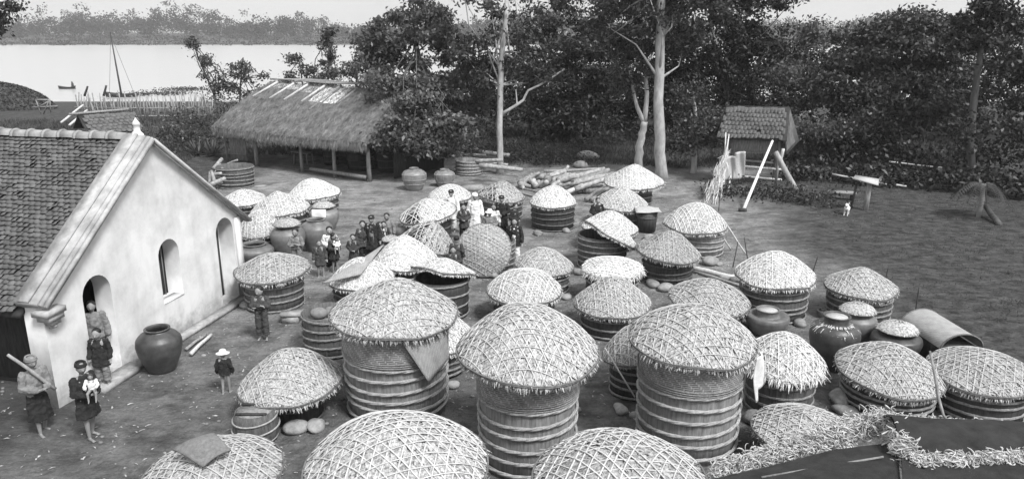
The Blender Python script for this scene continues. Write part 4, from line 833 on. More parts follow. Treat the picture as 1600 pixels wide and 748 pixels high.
# ================================================================= trees and plants
def tree(name, label, cat, trunk, Y, r0, r1, blobs, lm='leaf', dens=70, ls=.26, bark='bark', group='trees behind the yard', limbs=(), seed=1, fill=.85, clump=.55, branch=True):
    rs = np.random.RandomState(seed)
    P = [np.array(aty(px, py, Y)) for px, py in trunk]; g = float(gz(P[0][0], P[0][1])); P[0][2] = g-.15; base = P[0].copy(); base[2] = g
    t = thing(name, label, cat, tuple(base), group=group)
    P = [p-base for p in P]; n = 12; u = np.linspace(0, len(P)-1, n); PP = np.stack([np.interp(u, range(len(P)), [p[q] for p in P]) for q in range(3)], 1)
    PP[1:-1, :2] += rs.normal(size=(n-2, 2))*.03*(r0*4)
    rad = np.linspace(r0, r1, n); rad[0] *= 1.35
    mb = MB(); tube(mb, PP, rad, 12, jit=.05); mb.build('trunk', M[bark], t, smooth=True)
    for L in limbs:
        Q = [np.array(aty(px, py, Y+dy))-base for px, py, dy in L[1]]; m = 9; uu = np.linspace(0, len(Q)-1, m); QQ = np.stack([np.interp(uu, range(len(Q)), [p[q] for p in Q]) for q in range(3)], 1)
        mb = MB(); tube(mb, QQ, np.linspace(L[0], L[0]*.5, m), 9, jit=.05); mb.build('limb', M[L[2] if len(L) > 2 else bark], t, smooth=True)
    mb = MB(); br = MB()
    for (px, py, rx, rz, dY) in blobs:
        c = np.array(aty(px, py, Y+dY)); k = (Y+dY)/F*1.02; R = np.array([rx*k, rx*k*.85, rz*k]); c = c-base
        vol = R.prod()*4.19; nc = max(8, int(vol/(clump**3*5.5)*fill))
        q = unit(nc, rs)*(rs.rand(nc)**.38)[:, None]*R; CC = c+q
        per = int(dens*clump**2*11); Cl = CC[:, None, :]+rs.normal(size=(nc, per, 3))*clump*np.array([.62, .62, .34])*rs.uniform(.6, 1.25, nc)[:, None, None]
        pixel_leaves(mb, Cl.reshape(-1, 3), ls, ls*.5, rs)
        if branch:
            for _ in range(3):
                e = CC[rs.randint(nc)]; j = rs.randint(n//2, n); s = PP[j]; mid = (s+e)/2+rs.normal(size=3)*.3; tube(br, [s, mid, e], [max(.02, rad[j]*.35), .035, .012], 6)
    if br.n: br.build('branches', M[bark], t)
    if mb.n: mb.build('crown', M[lm], t)
    return t
# large individual trees
tree('broadleaf_tree', 'big bushy tree overhanging the right end of the thatched roof', 'tree', [(668, 262), (664, 180), (650, 60)], 42, .28, .12,
     [(650, 40, 62, 50, 0), (610, 100, 48, 42, 0), (690, 95, 50, 46, 0), (648, 150, 62, 40, -1.5), (700, 165, 42, 34, -1), (668, 195, 58, 26, -2), (625, 190, 26, 20, -1.5), (720, 215, 40, 20, -1.2), (650, 222, 34, 16, -2.5), (690, 225, 38, 16, -2), (590, 60, 24, 26, 1), (735, 150, 26, 30, 0), (628, 165, 42, 30, -3.5), (700, 200, 34, 20, -4), (610, 215, 24, 16, -4), (668, 222, 30, 14, -4.5), (640, 205, 38, 26, -4), (612, 130, 30, 26, -2.5), (598, 85, 34, 30, 0)], 'leaf_l', 48, .26, seed=21)
tree('slender_tree', 'slender straight tree with one crooked pale limb, right of the tied jars', 'tree', [(782, 272), (780, 190), (783, 100), (792, 0)], 40, .18, .12,
     [(770, 30, 50, 40, 0), (820, 20, 55, 30, 0), (850, 75, 44, 36, .5), (800, 95, 36, 26, .5), (735, 90, 28, 26, .5), (760, 130, 26, 18, .5), (845, 120, 36, 22, 1), (755, -30, 60, 30, 0)], 'leaf', 30, .25, bark='bark_l', limbs=[(.09, [(784, 178, 0), (805, 166, 0), (820, 155, 0), (822, 143, 0), (850, 130, .2), (882, 108, .5)], 'bark_l'), (.05, [(808, 165, 0), (806, 140, 0)], 'bark_l')], seed=22, fill=.6)
tree('tall_pale_tree', 'tall tree with the thickest smooth pale trunk behind the farthest lid', 'tree', [(1033, 285), (1030, 200), (1031, 80), (1036, -20)], 38.5, .30, .2,
     [(1010, 20, 70, 34, 1), (1075, 10, 60, 34, 1), (950, 30, 50, 36, 1), (1060, 60, 40, 22, 1.5), (1030, -40, 100, 40, 0)], 'leaf', 38, .24, bark='bark_l', seed=23)
tree('forked_tree', 'pale forked tree just left of the thickest pale trunk', 'tree', [(997, 262), (1000, 225), (1007, 190)], 40, .24, .17,
     [(985, 90, 34, 36, 0), (1012, 80, 30, 30, 0), (975, 130, 20, 18, 0)], 'leaf', 34, .24, bark='bark_l', branch=False, limbs=[(.13, [(1007, 192, 0), (996, 170, 0), (990, 145, 0), (984, 110, 0)], 'bark_l'), (.14, [(1007, 192, 0), (1011, 150, 0), (1009, 120, 0), (1012, 60, .3)], 'bark_l')], seed=24)
tree('small_tree', 'small speckled tree between the thick pale trunk and the hut on stilts', 'tree', [(1084, 268), (1086, 235), (1088, 190), (1082, 150)], 40, .16, .08,
     [(1085, 205, 34, 18, -.5), (1060, 222, 24, 12, -.5), (1085, 180, 32, 30, 0), (1070, 150, 26, 22, .5), (1110, 195, 22, 16, 0)], 'leaf', 34, .22, bark='bark_l', branch=False, seed=25)
tree('round_tree', 'wide dark round-crowned tree beyond the field at the right', 'tree', [(1400, 262), (1400, 200), (1398, 120)], 44, .3, .15,
     [(1400, 80, 85, 55, 0), (1350, 130, 60, 50, -1), (1440, 130, 62, 52, -1), (1395, 170, 75, 42, -2), (1330, 175, 34, 34, -1), (1300, 120, 30, 40, 1), (1410, 45, 55, 24, 0), (1320, 70, 34, 30, 1), (1470, 60, 40, 34, 1)], 'leaf', 42, .27, seed=26)
tree('leaning_tree', 'dark leaning tree with a pale bare trunk at the right edge', 'tree', [(1512, 300), (1518, 190), (1527, 110), (1536, 60)], 38, .22, .12,
     [(1560, 40, 60, 34, 0), (1600, 90, 55, 60, 0), (1530, 20, 40, 20, 0), (1590, 160, 40, 50, 0), (1510, 70, 26, 22, 0)], 'leaf_d', 42, .26, bark='bark', branch=False, seed=27)
for k, (px, Yb, blobs, lab, lm) in enumerate((
    (905, 48, [(900, 60, 62, 42, 0), (870, 130, 44, 40, 0), (935, 125, 52, 44, 0), (915, 180, 44, 30, 0), (880, 10, 34, 24, 0)], 'dark tree filling the gap between the crooked-limbed tree and the forked tree', 'leaf_d'),
    (830, 50, [(840, 60, 40, 40, 0), (815, 165, 40, 30, 0), (860, 180, 36, 30, 0), (820, 110, 30, 30, 0)], 'dark tree behind the crooked limb', 'leaf_d'),
    (1140, 47, [(1130, 60, 70, 50, 0), (1170, 100, 55, 44, 0), (1110, 120, 44, 40, 0), (1190, 50, 40, 36, 0), (1150, 150, 50, 26, 0), (1190, -5, 50, 26, 0), (1120, 0, 50, 30, 0)], 'tall dark tree directly behind the hut on stilts', 'leaf_d'),
    (1060, 50, [(1050, 70, 50, 46, 0), (1040, 140, 40, 40, 0), (1075, 110, 34, 34, 0), (1050, 200, 36, 26, 0)], 'dark tree behind the thick pale trunk', 'leaf_d'),
    (985, 52, [(970, 70, 44, 44, 0), (960, 150, 44, 36, 0), (985, 200, 30, 26, 0), (960, 0, 50, 28, 0)], 'dark tree behind the forked tree', 'leaf_d'),
    (1270, 52, [(1262, 90, 34, 30, 0), (1285, 130, 34, 34, 0), (1245, 130, 30, 26, 0), (1275, 55, 24, 20, 0)], 'paler tree under the open sky right of the hut on stilts', 'leaf_l'),
    (1225, 50, [(1225, 70, 22, 30, 0), (1222, 120, 30, 30, 0), (1240, 165, 40, 24, 0)], 'dark tree just over the hut roof ridge at its right', 'leaf_d'),
    (1480, 50, [(1480, 120, 50, 50, 0), (1475, 60, 34, 30, 0), (1490, 180, 50, 40, 0)], 'dark tree between the round-crowned tree and the right edge', 'leaf_d'),
    (745, 55, [(735, 190, 34, 26, 0), (760, 160, 22, 20, 0), (715, 130, 22, 24, 0)], 'dark bush-like tree left of the slender straight trunk', 'leaf_d'))):
    tree('dark_tree', lab, 'tree', [(px, 240), (px-2, 180), (px-5, 90)], Yb, .2, .08, blobs, lm, 34, .28, seed=40+k, clump=.62)
# thin trees by the river bank, left of and behind the thatched shed
tree('thin_tree', 'thin airy tree reaching over the river left of the thatched roof', 'tree', [(342, 190), (336, 150), (318, 110), (300, 65)], 52, .09, .03,
     [(303, 68, 12, 10, 0), (318, 95, 14, 12, 0), (335, 120, 14, 14, 0), (350, 140, 14, 12, 0)], 'leaf', 26, .2, seed=61, clump=.4, fill=1.3)
tree('thin_tree', 'second thin airy tree, just left of the thatched roof ridge', 'tree', [(372, 180), (375, 140), (380, 90)], 54, .1, .03,
     [(372, 105, 20, 14, 0), (395, 120, 20, 16, 0), (375, 145, 24, 14, 0), (405, 150, 14, 12, 0)], 'leaf', 26, .22, seed=62, clump=.42, fill=1.2)
tree('conifer_like_tree', 'narrow upright tree with tiered foliage above the thatched ridge', 'tree', [(512, 200), (513, 120), (514, 45)], 58, .14, .03,
     [(515, 52, 9, 9, 0), (514, 72, 14, 9, 0), (513, 92, 17, 9, 0), (513, 114, 22, 12, 0), (508, 135, 26, 12, 0)], 'leaf', 30, .22, seed=63, clump=.4, fill=1.5)
tree('thin_tree', 'low feathery tree left of the narrow upright tree over the ridge', 'tree', [(478, 190), (474, 140), (468, 95)], 56, .1, .03,
     [(462, 92, 13, 7, 0), (478, 106, 16, 9, 0), (490, 125, 18, 10, 0), (450, 122, 12, 8, 0)], 'leaf', 26, .22, seed=64, clump=.4, fill=1.4)
tree('thin_tree', 'feathery tree right of the narrow upright tree over the ridge', 'tree', [(556, 190), (556, 140), (562, 90)], 54, .12, .04,
     [(565, 95, 24, 14, 0), (545, 115, 20, 12, 0), (572, 130, 22, 16, 0), (590, 80, 14, 18, 0)], 'leaf', 28, .22, seed=65, clump=.42, fill=1.3)
tree('broadleaf_tree', 'dark leafy tree cut by the top left corner', 'tree', [(-95, 300), (-80, 150), (-50, 60)], 40, .25, .12, [(-10, 14, 28, 16, 0), (-20, 40, 24, 14, 0), (-60, 30, 60, 50, 0)], 'leaf_d', 40, .24, seed=66)
# thicket under the trees: nobody could count its plants
def thicket(name, label, cat, blobs, lm, dens, ls, seed, kind='stuff', w=.5, up=.2):
    rs = np.random.RandomState(seed); mb = MB()
    for (px, py, rx, rz, Y) in blobs:
        c = np.array(aty(px, py, Y)); k = Y/F; R = np.array([rx*k, rx*k*.6, rz*k]); n = int(dens*R.prod()**.67*14); nc = max(4, n//50)
        CC = c+unit(nc, rs)*(rs.rand(nc)**.45)[:, None]*R; C = (CC[:, None, :]+rs.normal(size=(nc, 50, 3))*np.array([.4, .4, .28])).reshape(-1, 3)
        g = gz(C[:, 0], C[:, 1]); C = C[C[:, 2] > g]; pixel_leaves(mb, C, ls, ls*w, rs, up)
    o = mb.build(name, M[lm]); tag(o, label, cat, kind=kind); return o
bl = []
rs = np.random.RandomState(90)
for px in range(745, 1260, 26): bl.append((px+rs.uniform(-8, 8), 205+rs.uniform(-16, 12), 26, 26, 46+rs.uniform(-1, 3))); bl.append((px, 160+rs.uniform(-16, 12), 30, 30, 52)); bl.append((px, 118+rs.uniform(-16, 12), 30, 30, 55)); bl.append((px+13, 150+rs.uniform(-16, 16), 30, 30, 58))
thicket('undergrowth', 'dark tangled undergrowth beneath the trees behind the yard', 'undergrowth', bl, 'leaf_d', 26, .3, 91, w=.34, up=0)
bl = []
for px in range(1240, 1680, 30):
    bl.append((px, 232+rs.uniform(-10, 14)+(px-1240)*.03, 34, 30, 42-(px-1240)*.012)); bl.append((px, 190, 34, 28, 45)); bl.append((px, 268+(px-1240)*.05, 26, 12, 38.5-(px-1240)*.012))
    bl.append((px, 145, 36, 30, 50)); bl.append((px, 105, 36, 26, 52))
    if px > 1480: bl.append((px, 120, 40, 50, 46)); bl.append((px, 215, 40, 40, 36)); bl.append((px, 60, 40, 30, 48))
thicket('hedge_undergrowth', 'dark leafy undergrowth along the far right side of the field', 'undergrowth', bl, 'leaf_d', 16, .28, 92)
bl = [(px, 299+(px-1110)*.10+rs.uniform(-5, 4), 17, 10, 34.8+rs.uniform(-.6, .6)-(px-1110)*.012) for px in range(1112, 1300, 13)]
thicket('low_shrubs', 'low dark shrubs growing round the legs of the hut on stilts', 'shrubs', bl, 'leaf_d', 44, .15, 93)
bl = [(px, 180+rs.uniform(-6, 16), 18, 11, 50+rs.uniform(-3, 2)) for px in range(270, 420, 14)]+[(px, 215+rs.uniform(-14, 16), 14, 12, 47) for px in range(255, 345, 14)]
bl += [(px, 158+rs.uniform(-6, 6), 16, 9, 68) for px in range(340, 600, 22)]
thicket('bank_shrubs', 'leafy scrub on the river bank behind the thatched shed', 'shrubs', bl, 'leaf', 22, .22, 94)
bl = [(px, 172+rs.uniform(-6, 6), 13, 6, 67+rs.uniform(-1, 1)) for px in range(140, 250, 16)]
thicket('fence_scrub', 'pale scrub growing through the stake fence', 'shrubs', bl, 'leaf_l', 20, .2, 95)
bl = [(840+rs.uniform(-60, 90), 245+rs.uniform(-5, 12), 16, 7, 43+rs.uniform(-1, 1)) for _ in range(16)]+[(740+rs.uniform(-30, 40), 240, 16, 7, 46) for _ in range(5)]
thicket('creeping_plants', 'low creeping plants on the bank behind the woodpile', 'shrubs', bl, 'leaf', 26, .15, 96)
bl = [(px, 196+rs.uniform(-4, 6)+(px-1240)*.02, 18, 5, 41.2) for px in range(1140, 1420, 18)]+[(1225+rs.uniform(-12, 12), 120+rs.uniform(-10, 14), 12, 10, 45) for _ in range(4)]
thicket('vine_canopy', 'pale vines spread over the thicket beside the hut roof', 'vines', bl, 'leaf_l', 30, .22, 97)
# far bank wood
rs = np.random.RandomState(77); mb = MB(); nC = 2300
xs = rs.uniform(-560, 560, nC); ys = rs.uniform(645, 735, nC); prof = 13+5*np.sin(xs*.018+1)+3.5*np.sin(xs*.06)+2.5*np.sin(xs*.17)+np.where(xs < -150, 4, 0)
hh = prof*rs.uniform(.35, 1.12, nC); CC = np.stack([xs, ys, gz(xs, ys)+hh*rs.uniform(.3, 1, nC)], 1)
C = (CC[:, None, :]+rs.normal(size=(nC, 42, 3))*np.array([2.4, 2.0, 1.7])).reshape(-1, 3); pixel_leaves(mb, C, 2.0, 1.2, rs)
nP = 0
for _ in range(nP):
    x, y = rs.uniform(-430, 0), 650; g = float(gz(x, y)); H = rs.uniform(15, 21); tube(mb, [(x, y, g), (x+rs.normal(), y, g+H)], .25, 4)
    cc = np.array([x, y, g+H])+rs.normal(size=(60, 3))*np.array([1.8, 1.8, .9]); pixel_leaves(mb, cc, 1.8, .8, rs)
tag(mb.build('far_wood', M['far']), 'hazy wood along the far bank of the river', 'wood', kind='stuff')
mb = MB(); nC = 900; xs = rs.uniform(-450, 300, nC); ys = rs.uniform(496, 640, nC); hs = rs.uniform(.6, 2.6, nC)*np.where(rs.rand(nC) < .3, 2, 1)
CC = np.stack([xs, ys, gz(xs, ys)+hs*.5], 1); C = (CC[:, None, :]+rs.normal(size=(nC, 24, 3))*np.stack([hs*1.6, hs*1.0, hs*.35], 1)[:, None, :]).reshape(-1, 3); pixel_leaves(mb, C, 1.3, .8, rs)
tag(mb.build('far_scrub', M['far']), 'scrub dotted over the far river bank', 'scrub', kind='stuff')
# grass of the back lot and the field edge
def blades(name, label, XY, L, W, mt, seed, cat='grass'):
    rs = np.random.RandomState(seed); n = len(XY); C = np.stack([XY[:, 0], XY[:, 1], gz(XY[:, 0], XY[:, 1])], 1); ln = rs.uniform(.5, 1.3, n)*L
    D = np.stack([rs.normal(size=n)*.5, rs.normal(size=n)*.5, np.ones(n)], 1); D /= np.linalg.norm(D, axis=1)[:, None]; S = unit(n, rs); S[:, 2] = 0; S /= np.linalg.norm(S, axis=1)[:, None]
    V = np.stack([C-S*W, C+S*W, C+D*ln[:, None]+S*W*.2], 1); mb = MB(); mb.add(V.reshape(-1, 3), np.arange(n*3).reshape(-1, 3)); o = mb.build(name, M[mt]); tag(o, label, cat, kind='stuff'); return o
rs = np.random.RandomState(15)
def clumpy(n, x0, x1, y0, y1, per=12, s=.25):
    c = np.stack([rs.uniform(x0, x1, n), rs.uniform(y0, y1, n)], 1); return (c[:, None, :]+rs.normal(size=(n, per, 2))*s).reshape(-1, 2)
XY = clumpy(3200, -46, -11.5, 30, 64); XY = XY[(XY[:, 1] > 42)+(XY[:, 0] < -14)]; XY = XY[~((XY[:, 0] > -19)*(XY[:, 1] < 46)*(XY[:, 1] > 36))]
blades('back_grass', 'dark rough grass on the lot between the white building and the river', XY, .35, .03, 'grass', 1)
XY = clumpy(2600, -6, 26, 41, 52); XY = XY[XY[:, 1]+.3*XY[:, 0] > 44.0]; blades('bank_grass', 'rough grass on the low bank under the trees', XY, .28, .025, 'grass', 2)
XY = clumpy(2600, 10, 34, 12, 38, 9, .16); XY = XY[(XY[:, 0] > 9+.12*XY[:, 1])]; blades('field_stubble', 'sparse stubble and weeds over the bare field at the right', XY, .07, .012, 'grass', 3)
# loose litter on the yard
n = 5000; x = rs.uniform(-12, 8, n); y = rs.uniform(8, 42, n); mb = MB(); C = np.stack([x, y, gz(x, y)+.012], 1); N = np.tile([0, 0, 1.], (n, 1))+rs.normal(size=(n, 3))*.25
D = rs.normal(size=(n, 3)); D[:, 2] = 0; flakes(mb, C, D, N, rs.uniform(.03, .13, n), rs.uniform(.012, .04, n), .1); tag(mb.build('leaf_litter', M['thatch_old']), 'scraps of dry leaf and chips littering the yard', 'litter', kind='stuff')
n = 900; mb = MB()
for k in range(n):
    x, y = rs.uniform(-11, 9), rs.uniform(9, 42); r = rs.uniform(.015, .05); ellipsoid(mb, (x, y, float(gz(x, y))+r*.3), (r*1.2, r, r*.7), 6, 4)
tag(mb.build('pebbles', M['stone']), 'small pebbles scattered over the yard', 'pebbles', kind='stuff')
# mound by the river
g = aty(15, 190, 78); mb = MB(); ellipsoid(mb, (g.x-3, 78, -1.2), (7.5, 5, 3.6), 40, 20, jit=.05, seed=4); tag(mb.build('earth_mound', M['ground'], smooth=True), kind='structure')
c0 = np.array([g.x-3, 78, -1.2]); u = unit(9000, rs); u[:, 2] = abs(u[:, 2]); XYZ = c0+u*np.array([7.5, 5, 3.6])*(1+.05*noise2(u[:, 0]*2.2+u[:, 2]*1.3, u[:, 1]*2.2-u[:, 2]*1.7, 4))[:, None]
mb = MB(); pixel_leaves(mb, XYZ, .3, .15, rs); tag(mb.build('mound_scrub', M['leaf_d']), 'dark scrub covering the mound by the river', 'scrub', kind='stuff')
# ================================================================= stones
def atg(px, py):
    z = 0.0
    for _ in range(6): p = at(px, py, z); z = float(gz(p.x, p.y))
    return p
def stone(px, py, r, label, group=None, sq=1.0):
    p = atg(px, py); s = int(px*7+py); mb = MB(); rs = np.random.RandomState(s); ellipsoid(mb, (0, 0, r*.42), (r*1.1, r*.8*sq, r*.55), 18, 12, jit=.2, seed=s, R=Matrix.Rotation(rs.rand()*3, 3, 'Z')); p = onG(p)
    tag(mb.build('stone', M['stone'], None, (p.x, p.y, p.z-.02), True), label, 'stone', group)
ST_ = [(842, 367, .22, 'pale rounded stone left of the lone vat before the woodpile'), (884, 362, .2, 'stone right of the lone vat before the woodpile'), (1040, 454, .26, 'rounded stone under the front of the black striped vat'), (1020, 447, .24, 'stone at the left foot of the black striped vat'), (1060, 456, .2, 'flat stone right of the front stone of the black striped vat'),
    (1133, 436, .2, 'round stone beside the fallen beam'), (1152, 440, .24, 'pale flat stone at the right end of the fallen beam'), (1108, 413, .3, 'flat stone below the pale ribbed vat'), (1124, 414, .14, 'small stone right of the pale ribbed vat foot'), (968, 642, .17, 'lone stone on bare ground left of the rightmost tall vat'),
    (707, 604, .17, 'stone right of the leftmost tall vat'), (905, 545, .14, 'stone right of the middle tall vat, behind its lid'), (897, 640, .13, 'stone right of the middle tall vat on the ground'), (993, 650, .12, 'small stone left of the foot of the rightmost tall vat'), (461, 674, .24, 'grey block under the wide low lid by the small barrel'),
    (495, 668, .22, 'dark stone in the shade of the wide low lid'), (1312, 628, .28, 'dark rough stone left of the broad grey lid vat'), (1318, 645, .22, 'second dark stone, against the foot of the broad grey lid vat'), (1285, 512, .15, 'small stone near the big plugged jar'), (1180, 660, .25, 'flat stone behind the rag of the rightmost tall vat'),
    (1014, 375, .25, 'dark stone under the covered tub'), (1004, 385, .2, 'flat pale stone in front of the covered tub'), (476, 492, .2, 'stone at the right foot of the leaning hoop-bound vat'), (385, 480, .2, 'stone at the left foot of the leaning hoop-bound vat'), (318, 555, .05, 'pebble by the building path'), (770, 432, .22, 'stone under the upright leaning lid'), (800, 428, .2, 'stone at the right foot of the vat behind the upright lid'),
    (886, 466, .18, 'stone right of the vat before the man in the open jacket'), (905, 428, .2, 'stone at the left foot of the half-open ribbed vat'), (1250, 508, .2, 'stone at the right foot of the strongly striped vat'), (920, 248, .55, 'big pale boulder on the bank beneath the dark trees'), (908, 262, .4, 'flat boulder below the big pale boulder on the bank')]
for s in ST_: stone(*s)
t = thing('stone_stool', 'pale block stool of stacked stones before the leaning hoop-bound vat', 'stone stool', at(456, 503, 0)); mb = MB(); box(mb, (0, 0, .09), (.42, .3, .18)); mb.build('block', M['stone'], t); mb = MB(); box(mb, (0, 0, .24), (.55, .3, .09), Matrix.Rotation(.15, 3, 'Z')); mb.build('slab', M['stone'], t)
# fallen beam, leaning sticks and stakes
def pole(name, label, cat, a, b, r, mt, group=None, seg=8):
    a, b = Vector(a), Vector(b); mb = MB(); d = b-a; n = 6; tube(mb, [d*t+Vector((0, 0, .01*math.sin(t*7+a.x))) for t in np.linspace(0, 1, n)], np.linspace(r, r*.8, n), seg, jit=.06); return tag(mb.build(name, M[mt], None, a), label, cat, group)
pole('fallen_beam', 'squared pale beam lying on the ground beside the black striped vat', 'beam', at(1078, 418, .12), at(1152, 434, .12), .09, 'wood_l')
pole('fallen_beam', 'thinner darker beam lying just below the pale squared beam', 'beam', at(1083, 424, .05), at(1165, 448, .05), .06, 'wood')
pole('leaning_stick', 'longer pale stick leaning on the pale ribbed vat', 'stick', at(1166, 398, 0), aty(1136, 352, at(1120, 398, 0).y), .03, 'wood_l')
pole('leaning_stick', 'shorter pale stick leaning low on the pale ribbed vat', 'stick', at(1142, 390, 0), aty(1127, 366, at(1120, 396, 0).y), .03, 'wood_l')
for k, (px, y0, y1, dx, lab) in enumerate(((1270, 425, 400, 8, 'thin stake in the field above the strongly striped vat'), (1383, 440, 417, 5, 'thin stake right of the farthest right lid'), (1145, 418, 378, 8, 'thin stake near the fallen beam'), (1169, 410, 372, -6, 'second thin stake near the fallen beam, farther right'), (1430, 490, 448, 6, 'thin stake by the far end of the arched mat trough'), (1123, 330, 300, 2, 'short stake in front of the straw bundle'))):
    a = at(px, y0, 0); pole('stake', lab, 'stake', a, aty(px+dx, y1, a.y), .018, 'wood_d')
pole('plank', 'narrow plank lying by the wall of the white building', 'plank', at(298, 552, .1), at(330, 522, .1), .05, 'wood_l')
pole('plank', 'second narrow plank beside the large black-brown jar', 'plank', at(290, 545, .07), at(322, 522, .07), .04, 'wood')
# woodpile
rs = np.random.RandomState(33)
for k in range(70):
    px = rs.uniform(812, 925); py = 298-rs.rand()*16-(abs(px-862) < 34)*rs.rand()*12; z = max(.1, .1+.55*rs.rand()*max(.15, 1-abs(px-860)/60)); a = at(px, py, z); L = rs.uniform(.35, .9); an = rs.uniform(-1.5, 1.5)
    if px > 885: an = rs.uniform(.2, .7); L = rs.uniform(1.0, 2.2)
    b = a+Vector((L*math.cos(an), L*math.sin(an)*.8, rs.uniform(-.25, .4))); pole('log', 'rough split log among the heaped firewood before the trees', 'log', a, b, rs.uniform(.09, .18), 'log', 'logs of the woodpile', 9)
pole('long_log', 'long thin trunk laid along the back of the woodpile', 'log', at(850, 268, .45), at(938, 264, .45), .09, 'wood')
pole('long_log', 'long pale pole at the right front of the woodpile', 'log', at(887, 300, .25), at(925, 282, .3), .11, 'wood_l')
pole('long_log', 'dark log jutting toward the viewer behind the covered tub lids', 'log', at(916, 311, .12), at(942, 294, .2), .11, 'wood')
pole('long_log', 'second dark log jutting toward the viewer, at the right of the woodpile', 'log', at(926, 312, .12), at(952, 292, .2), .12, 'wood')
pole('long_log', 'thin stick lying before the woodpile', 'log', at(812, 293, .05), at(836, 298, .05), .05, 'wood')
pole('long_log', 'thin plank lying left of the woodpile above the tilted lid', 'plank', at(808, 300, .05), at(845, 309, .05), .05, 'wood')
for k in range(14):
    a = at(rs.uniform(716, 750), rs.uniform(232, 262), rs.uniform(.1, .9)); an = rs.uniform(-.35, .05); L = rs.uniform(1.2, 2.4); pole('log', 'long log stacked behind the pale open vat under the trees', 'log', a, a+Vector((L, L*an, rs.uniform(-.15, .1))), rs.uniform(.07, .13), 'log', 'long logs stacked behind the pale open vat')
mb = MB(); box(mb, (0, 0, .12), (1.0, .7, .24), Matrix.Rotation(.2, 3, 'Z')); tag(mb.build('stone_slab', M['stone'], None, at(738, 297, 0)), 'flat stone slab on the ground before the pale open vat', 'stone')
for k in range(16):
    a = at(rs.uniform(326, 350), rs.uniform(256, 292), rs.uniform(.1, .8)); an = rs.uniform(-.6, 2.2); L = rs.uniform(.5, 1.2); pole('log', 'knotted root or branch in the heap at the left end of the thatched shed', 'log', a, a+Vector((L*math.cos(an), L*math.sin(an), rs.uniform(0, .5))), rs.uniform(.06, .13), 'log', 'branches heaped at the left end of the shed')
mb = MB(); box(mb, (0, 0, .02), (.6, .4, .04)); tag(mb.build('flat_stone', M['stone'], None, at(405, 291, 0)), 'flat pale stone by the empty open vat', 'stone')
# ================================================================= hut on stilts
E1, E2 = at(1119, 209, 2.6), at(1229, 221, 2.35); hd = (E2-E1); hd.z = 0; HL = hd.length; hd.normalize(); hn = Vector((-hd.y, hd.x, 0)); C0 = (E1+E2)/2; C0.z = 0
print('hut', E1, E2, HL)
C0 = C0+hn*.5; hut = thing('stilt_hut', 'small tile-roofed plank hut raised on stilts at the field edge', 'hut', C0, math.atan2(hd.y, hd.x))
A2_ = HL/2
mb = MB(); tmp = MB(); tiles(tmp, -.62, 2.42, .75, 3.86, -A2_, A2_-.12, .19, .25, np.random.RandomState(8), .025, .02); tiles(tmp, 2.1, 2.42, .75, 3.72, -A2_, A2_-.12, .19, .27, np.random.RandomState(9), .025, .02)
def swap(mb):  # tiles() runs along y; turn so that it runs along x
    mb.v = [np.stack([v[:, 1], v[:, 0], v[:, 2]], 1) for v in mb.v]; mb.f = [f[:, ::-1] for f in mb.f]; return mb
swap(tmp)
for v in tmp.v: tt = (v[:, 2]-2.4)/1.3; v[:, 0] = v[:, 0]*(1-.10*tt)+.22*tt; 
tmp.build('roof_tiles', M['tile'], hut)
mb = MB(); hexa(mb, [(-A2_, -.6, 2.36), (A2_, -.6, 2.36), (A2_*.95+.2, .75, 3.80), (-A2_*.9+.2, .75, 3.80), (-A2_, -.6, 2.41), (A2_, -.6, 2.41), (A2_*.95+.2, .75, 3.85), (-A2_*.9+.2, .75, 3.85)]); hexa(mb, [(-A2_*.9+.2, .75, 3.66), (A2_*.95+.2, .75, 3.66), (A2_, 2.1, 2.36), (-A2_, 2.1, 2.36), (-A2_*.9+.2, .75, 3.71), (A2_*.95+.2, .75, 3.71), (A2_, 2.1, 2.41), (-A2_, 2.1, 2.41)]); mb.build('roof_boards', M['tile_dark'], hut)
hp = [(A2_*.95+.17, .75, 3.84), (A2_+.0, -.5, 2.34), (A2_+.12, .15, 1.62), (A2_+.75, 1.35, 2.15)]; mb = MB(); mb.add(hp+[(x-.06, y+.03, z-.05) for x, y, z in hp], [(0, 1, 2, 3), (7, 6, 5, 4), (0, 4, 5, 1), (1, 5, 6, 2), (2, 6, 7, 3), (3, 7, 4, 0)]); mb.build('gable_board', M['tile'], hut)
mb = MB(); box(mb, (.1, .15, 2.05), (HL*.74, .05, .7)); box(mb, (-HL*.27, .85, 2.02), (.05, 1.4, .75)); box(mb, (HL*.47*.8+.1, .85, 2.02), (.05, 1.4, .75)); box(mb, (.1, 1.5, 2.02), (HL*.74, .05, .75)); box(mb, (.1, .85, 1.66), (HL*.72, 1.35, .06)); mb.build('plank_wall', M['wood'], hut)
for sx, sy in ((-.34, .05), (.42, .05), (-.34, 1.5), (.42, 1.5)): mb = MB(); tube(mb, [(sx*HL, sy, -.1), (sx*HL, sy, 2.4)], .08, 8); mb.build('stilt', M['wood'], hut)
for zz, yy in ((1.05, .0), (.55, .0), (1.1, 1.5)): mb = MB(); tube(mb, [(-HL*.42, yy, zz), (HL*.5, yy+.05, zz-.15)], .05, 7); mb.build('rail', M['wood_l'], hut)
pole('leaning_pole', 'long white pole leaning against the front eave of the hut on stilts', 'pole', at(1161, 329, 0), aty(1207, 220, 35.3), .07, 'white')
mb = MB(); box(mb, (0, 0, .06), (.3, .2, .12)); tag(mb.build('foot_block', M['wood_d'], None, at(1160, 330, 0)), 'dark block at the foot of the long white pole', 'block')
pole('propping_timber', 'thick pale trunk propping the right side of the hut on stilts', 'pole', at(1243, 297, 0), aty(1212, 238, 35.6), .15, 'bark_l')
pole('propping_timber', 'short white broken board beside the thick propping trunk', 'board', aty(1217, 258, 36), aty(1224, 233, 35.8), .1, 'wood_l')
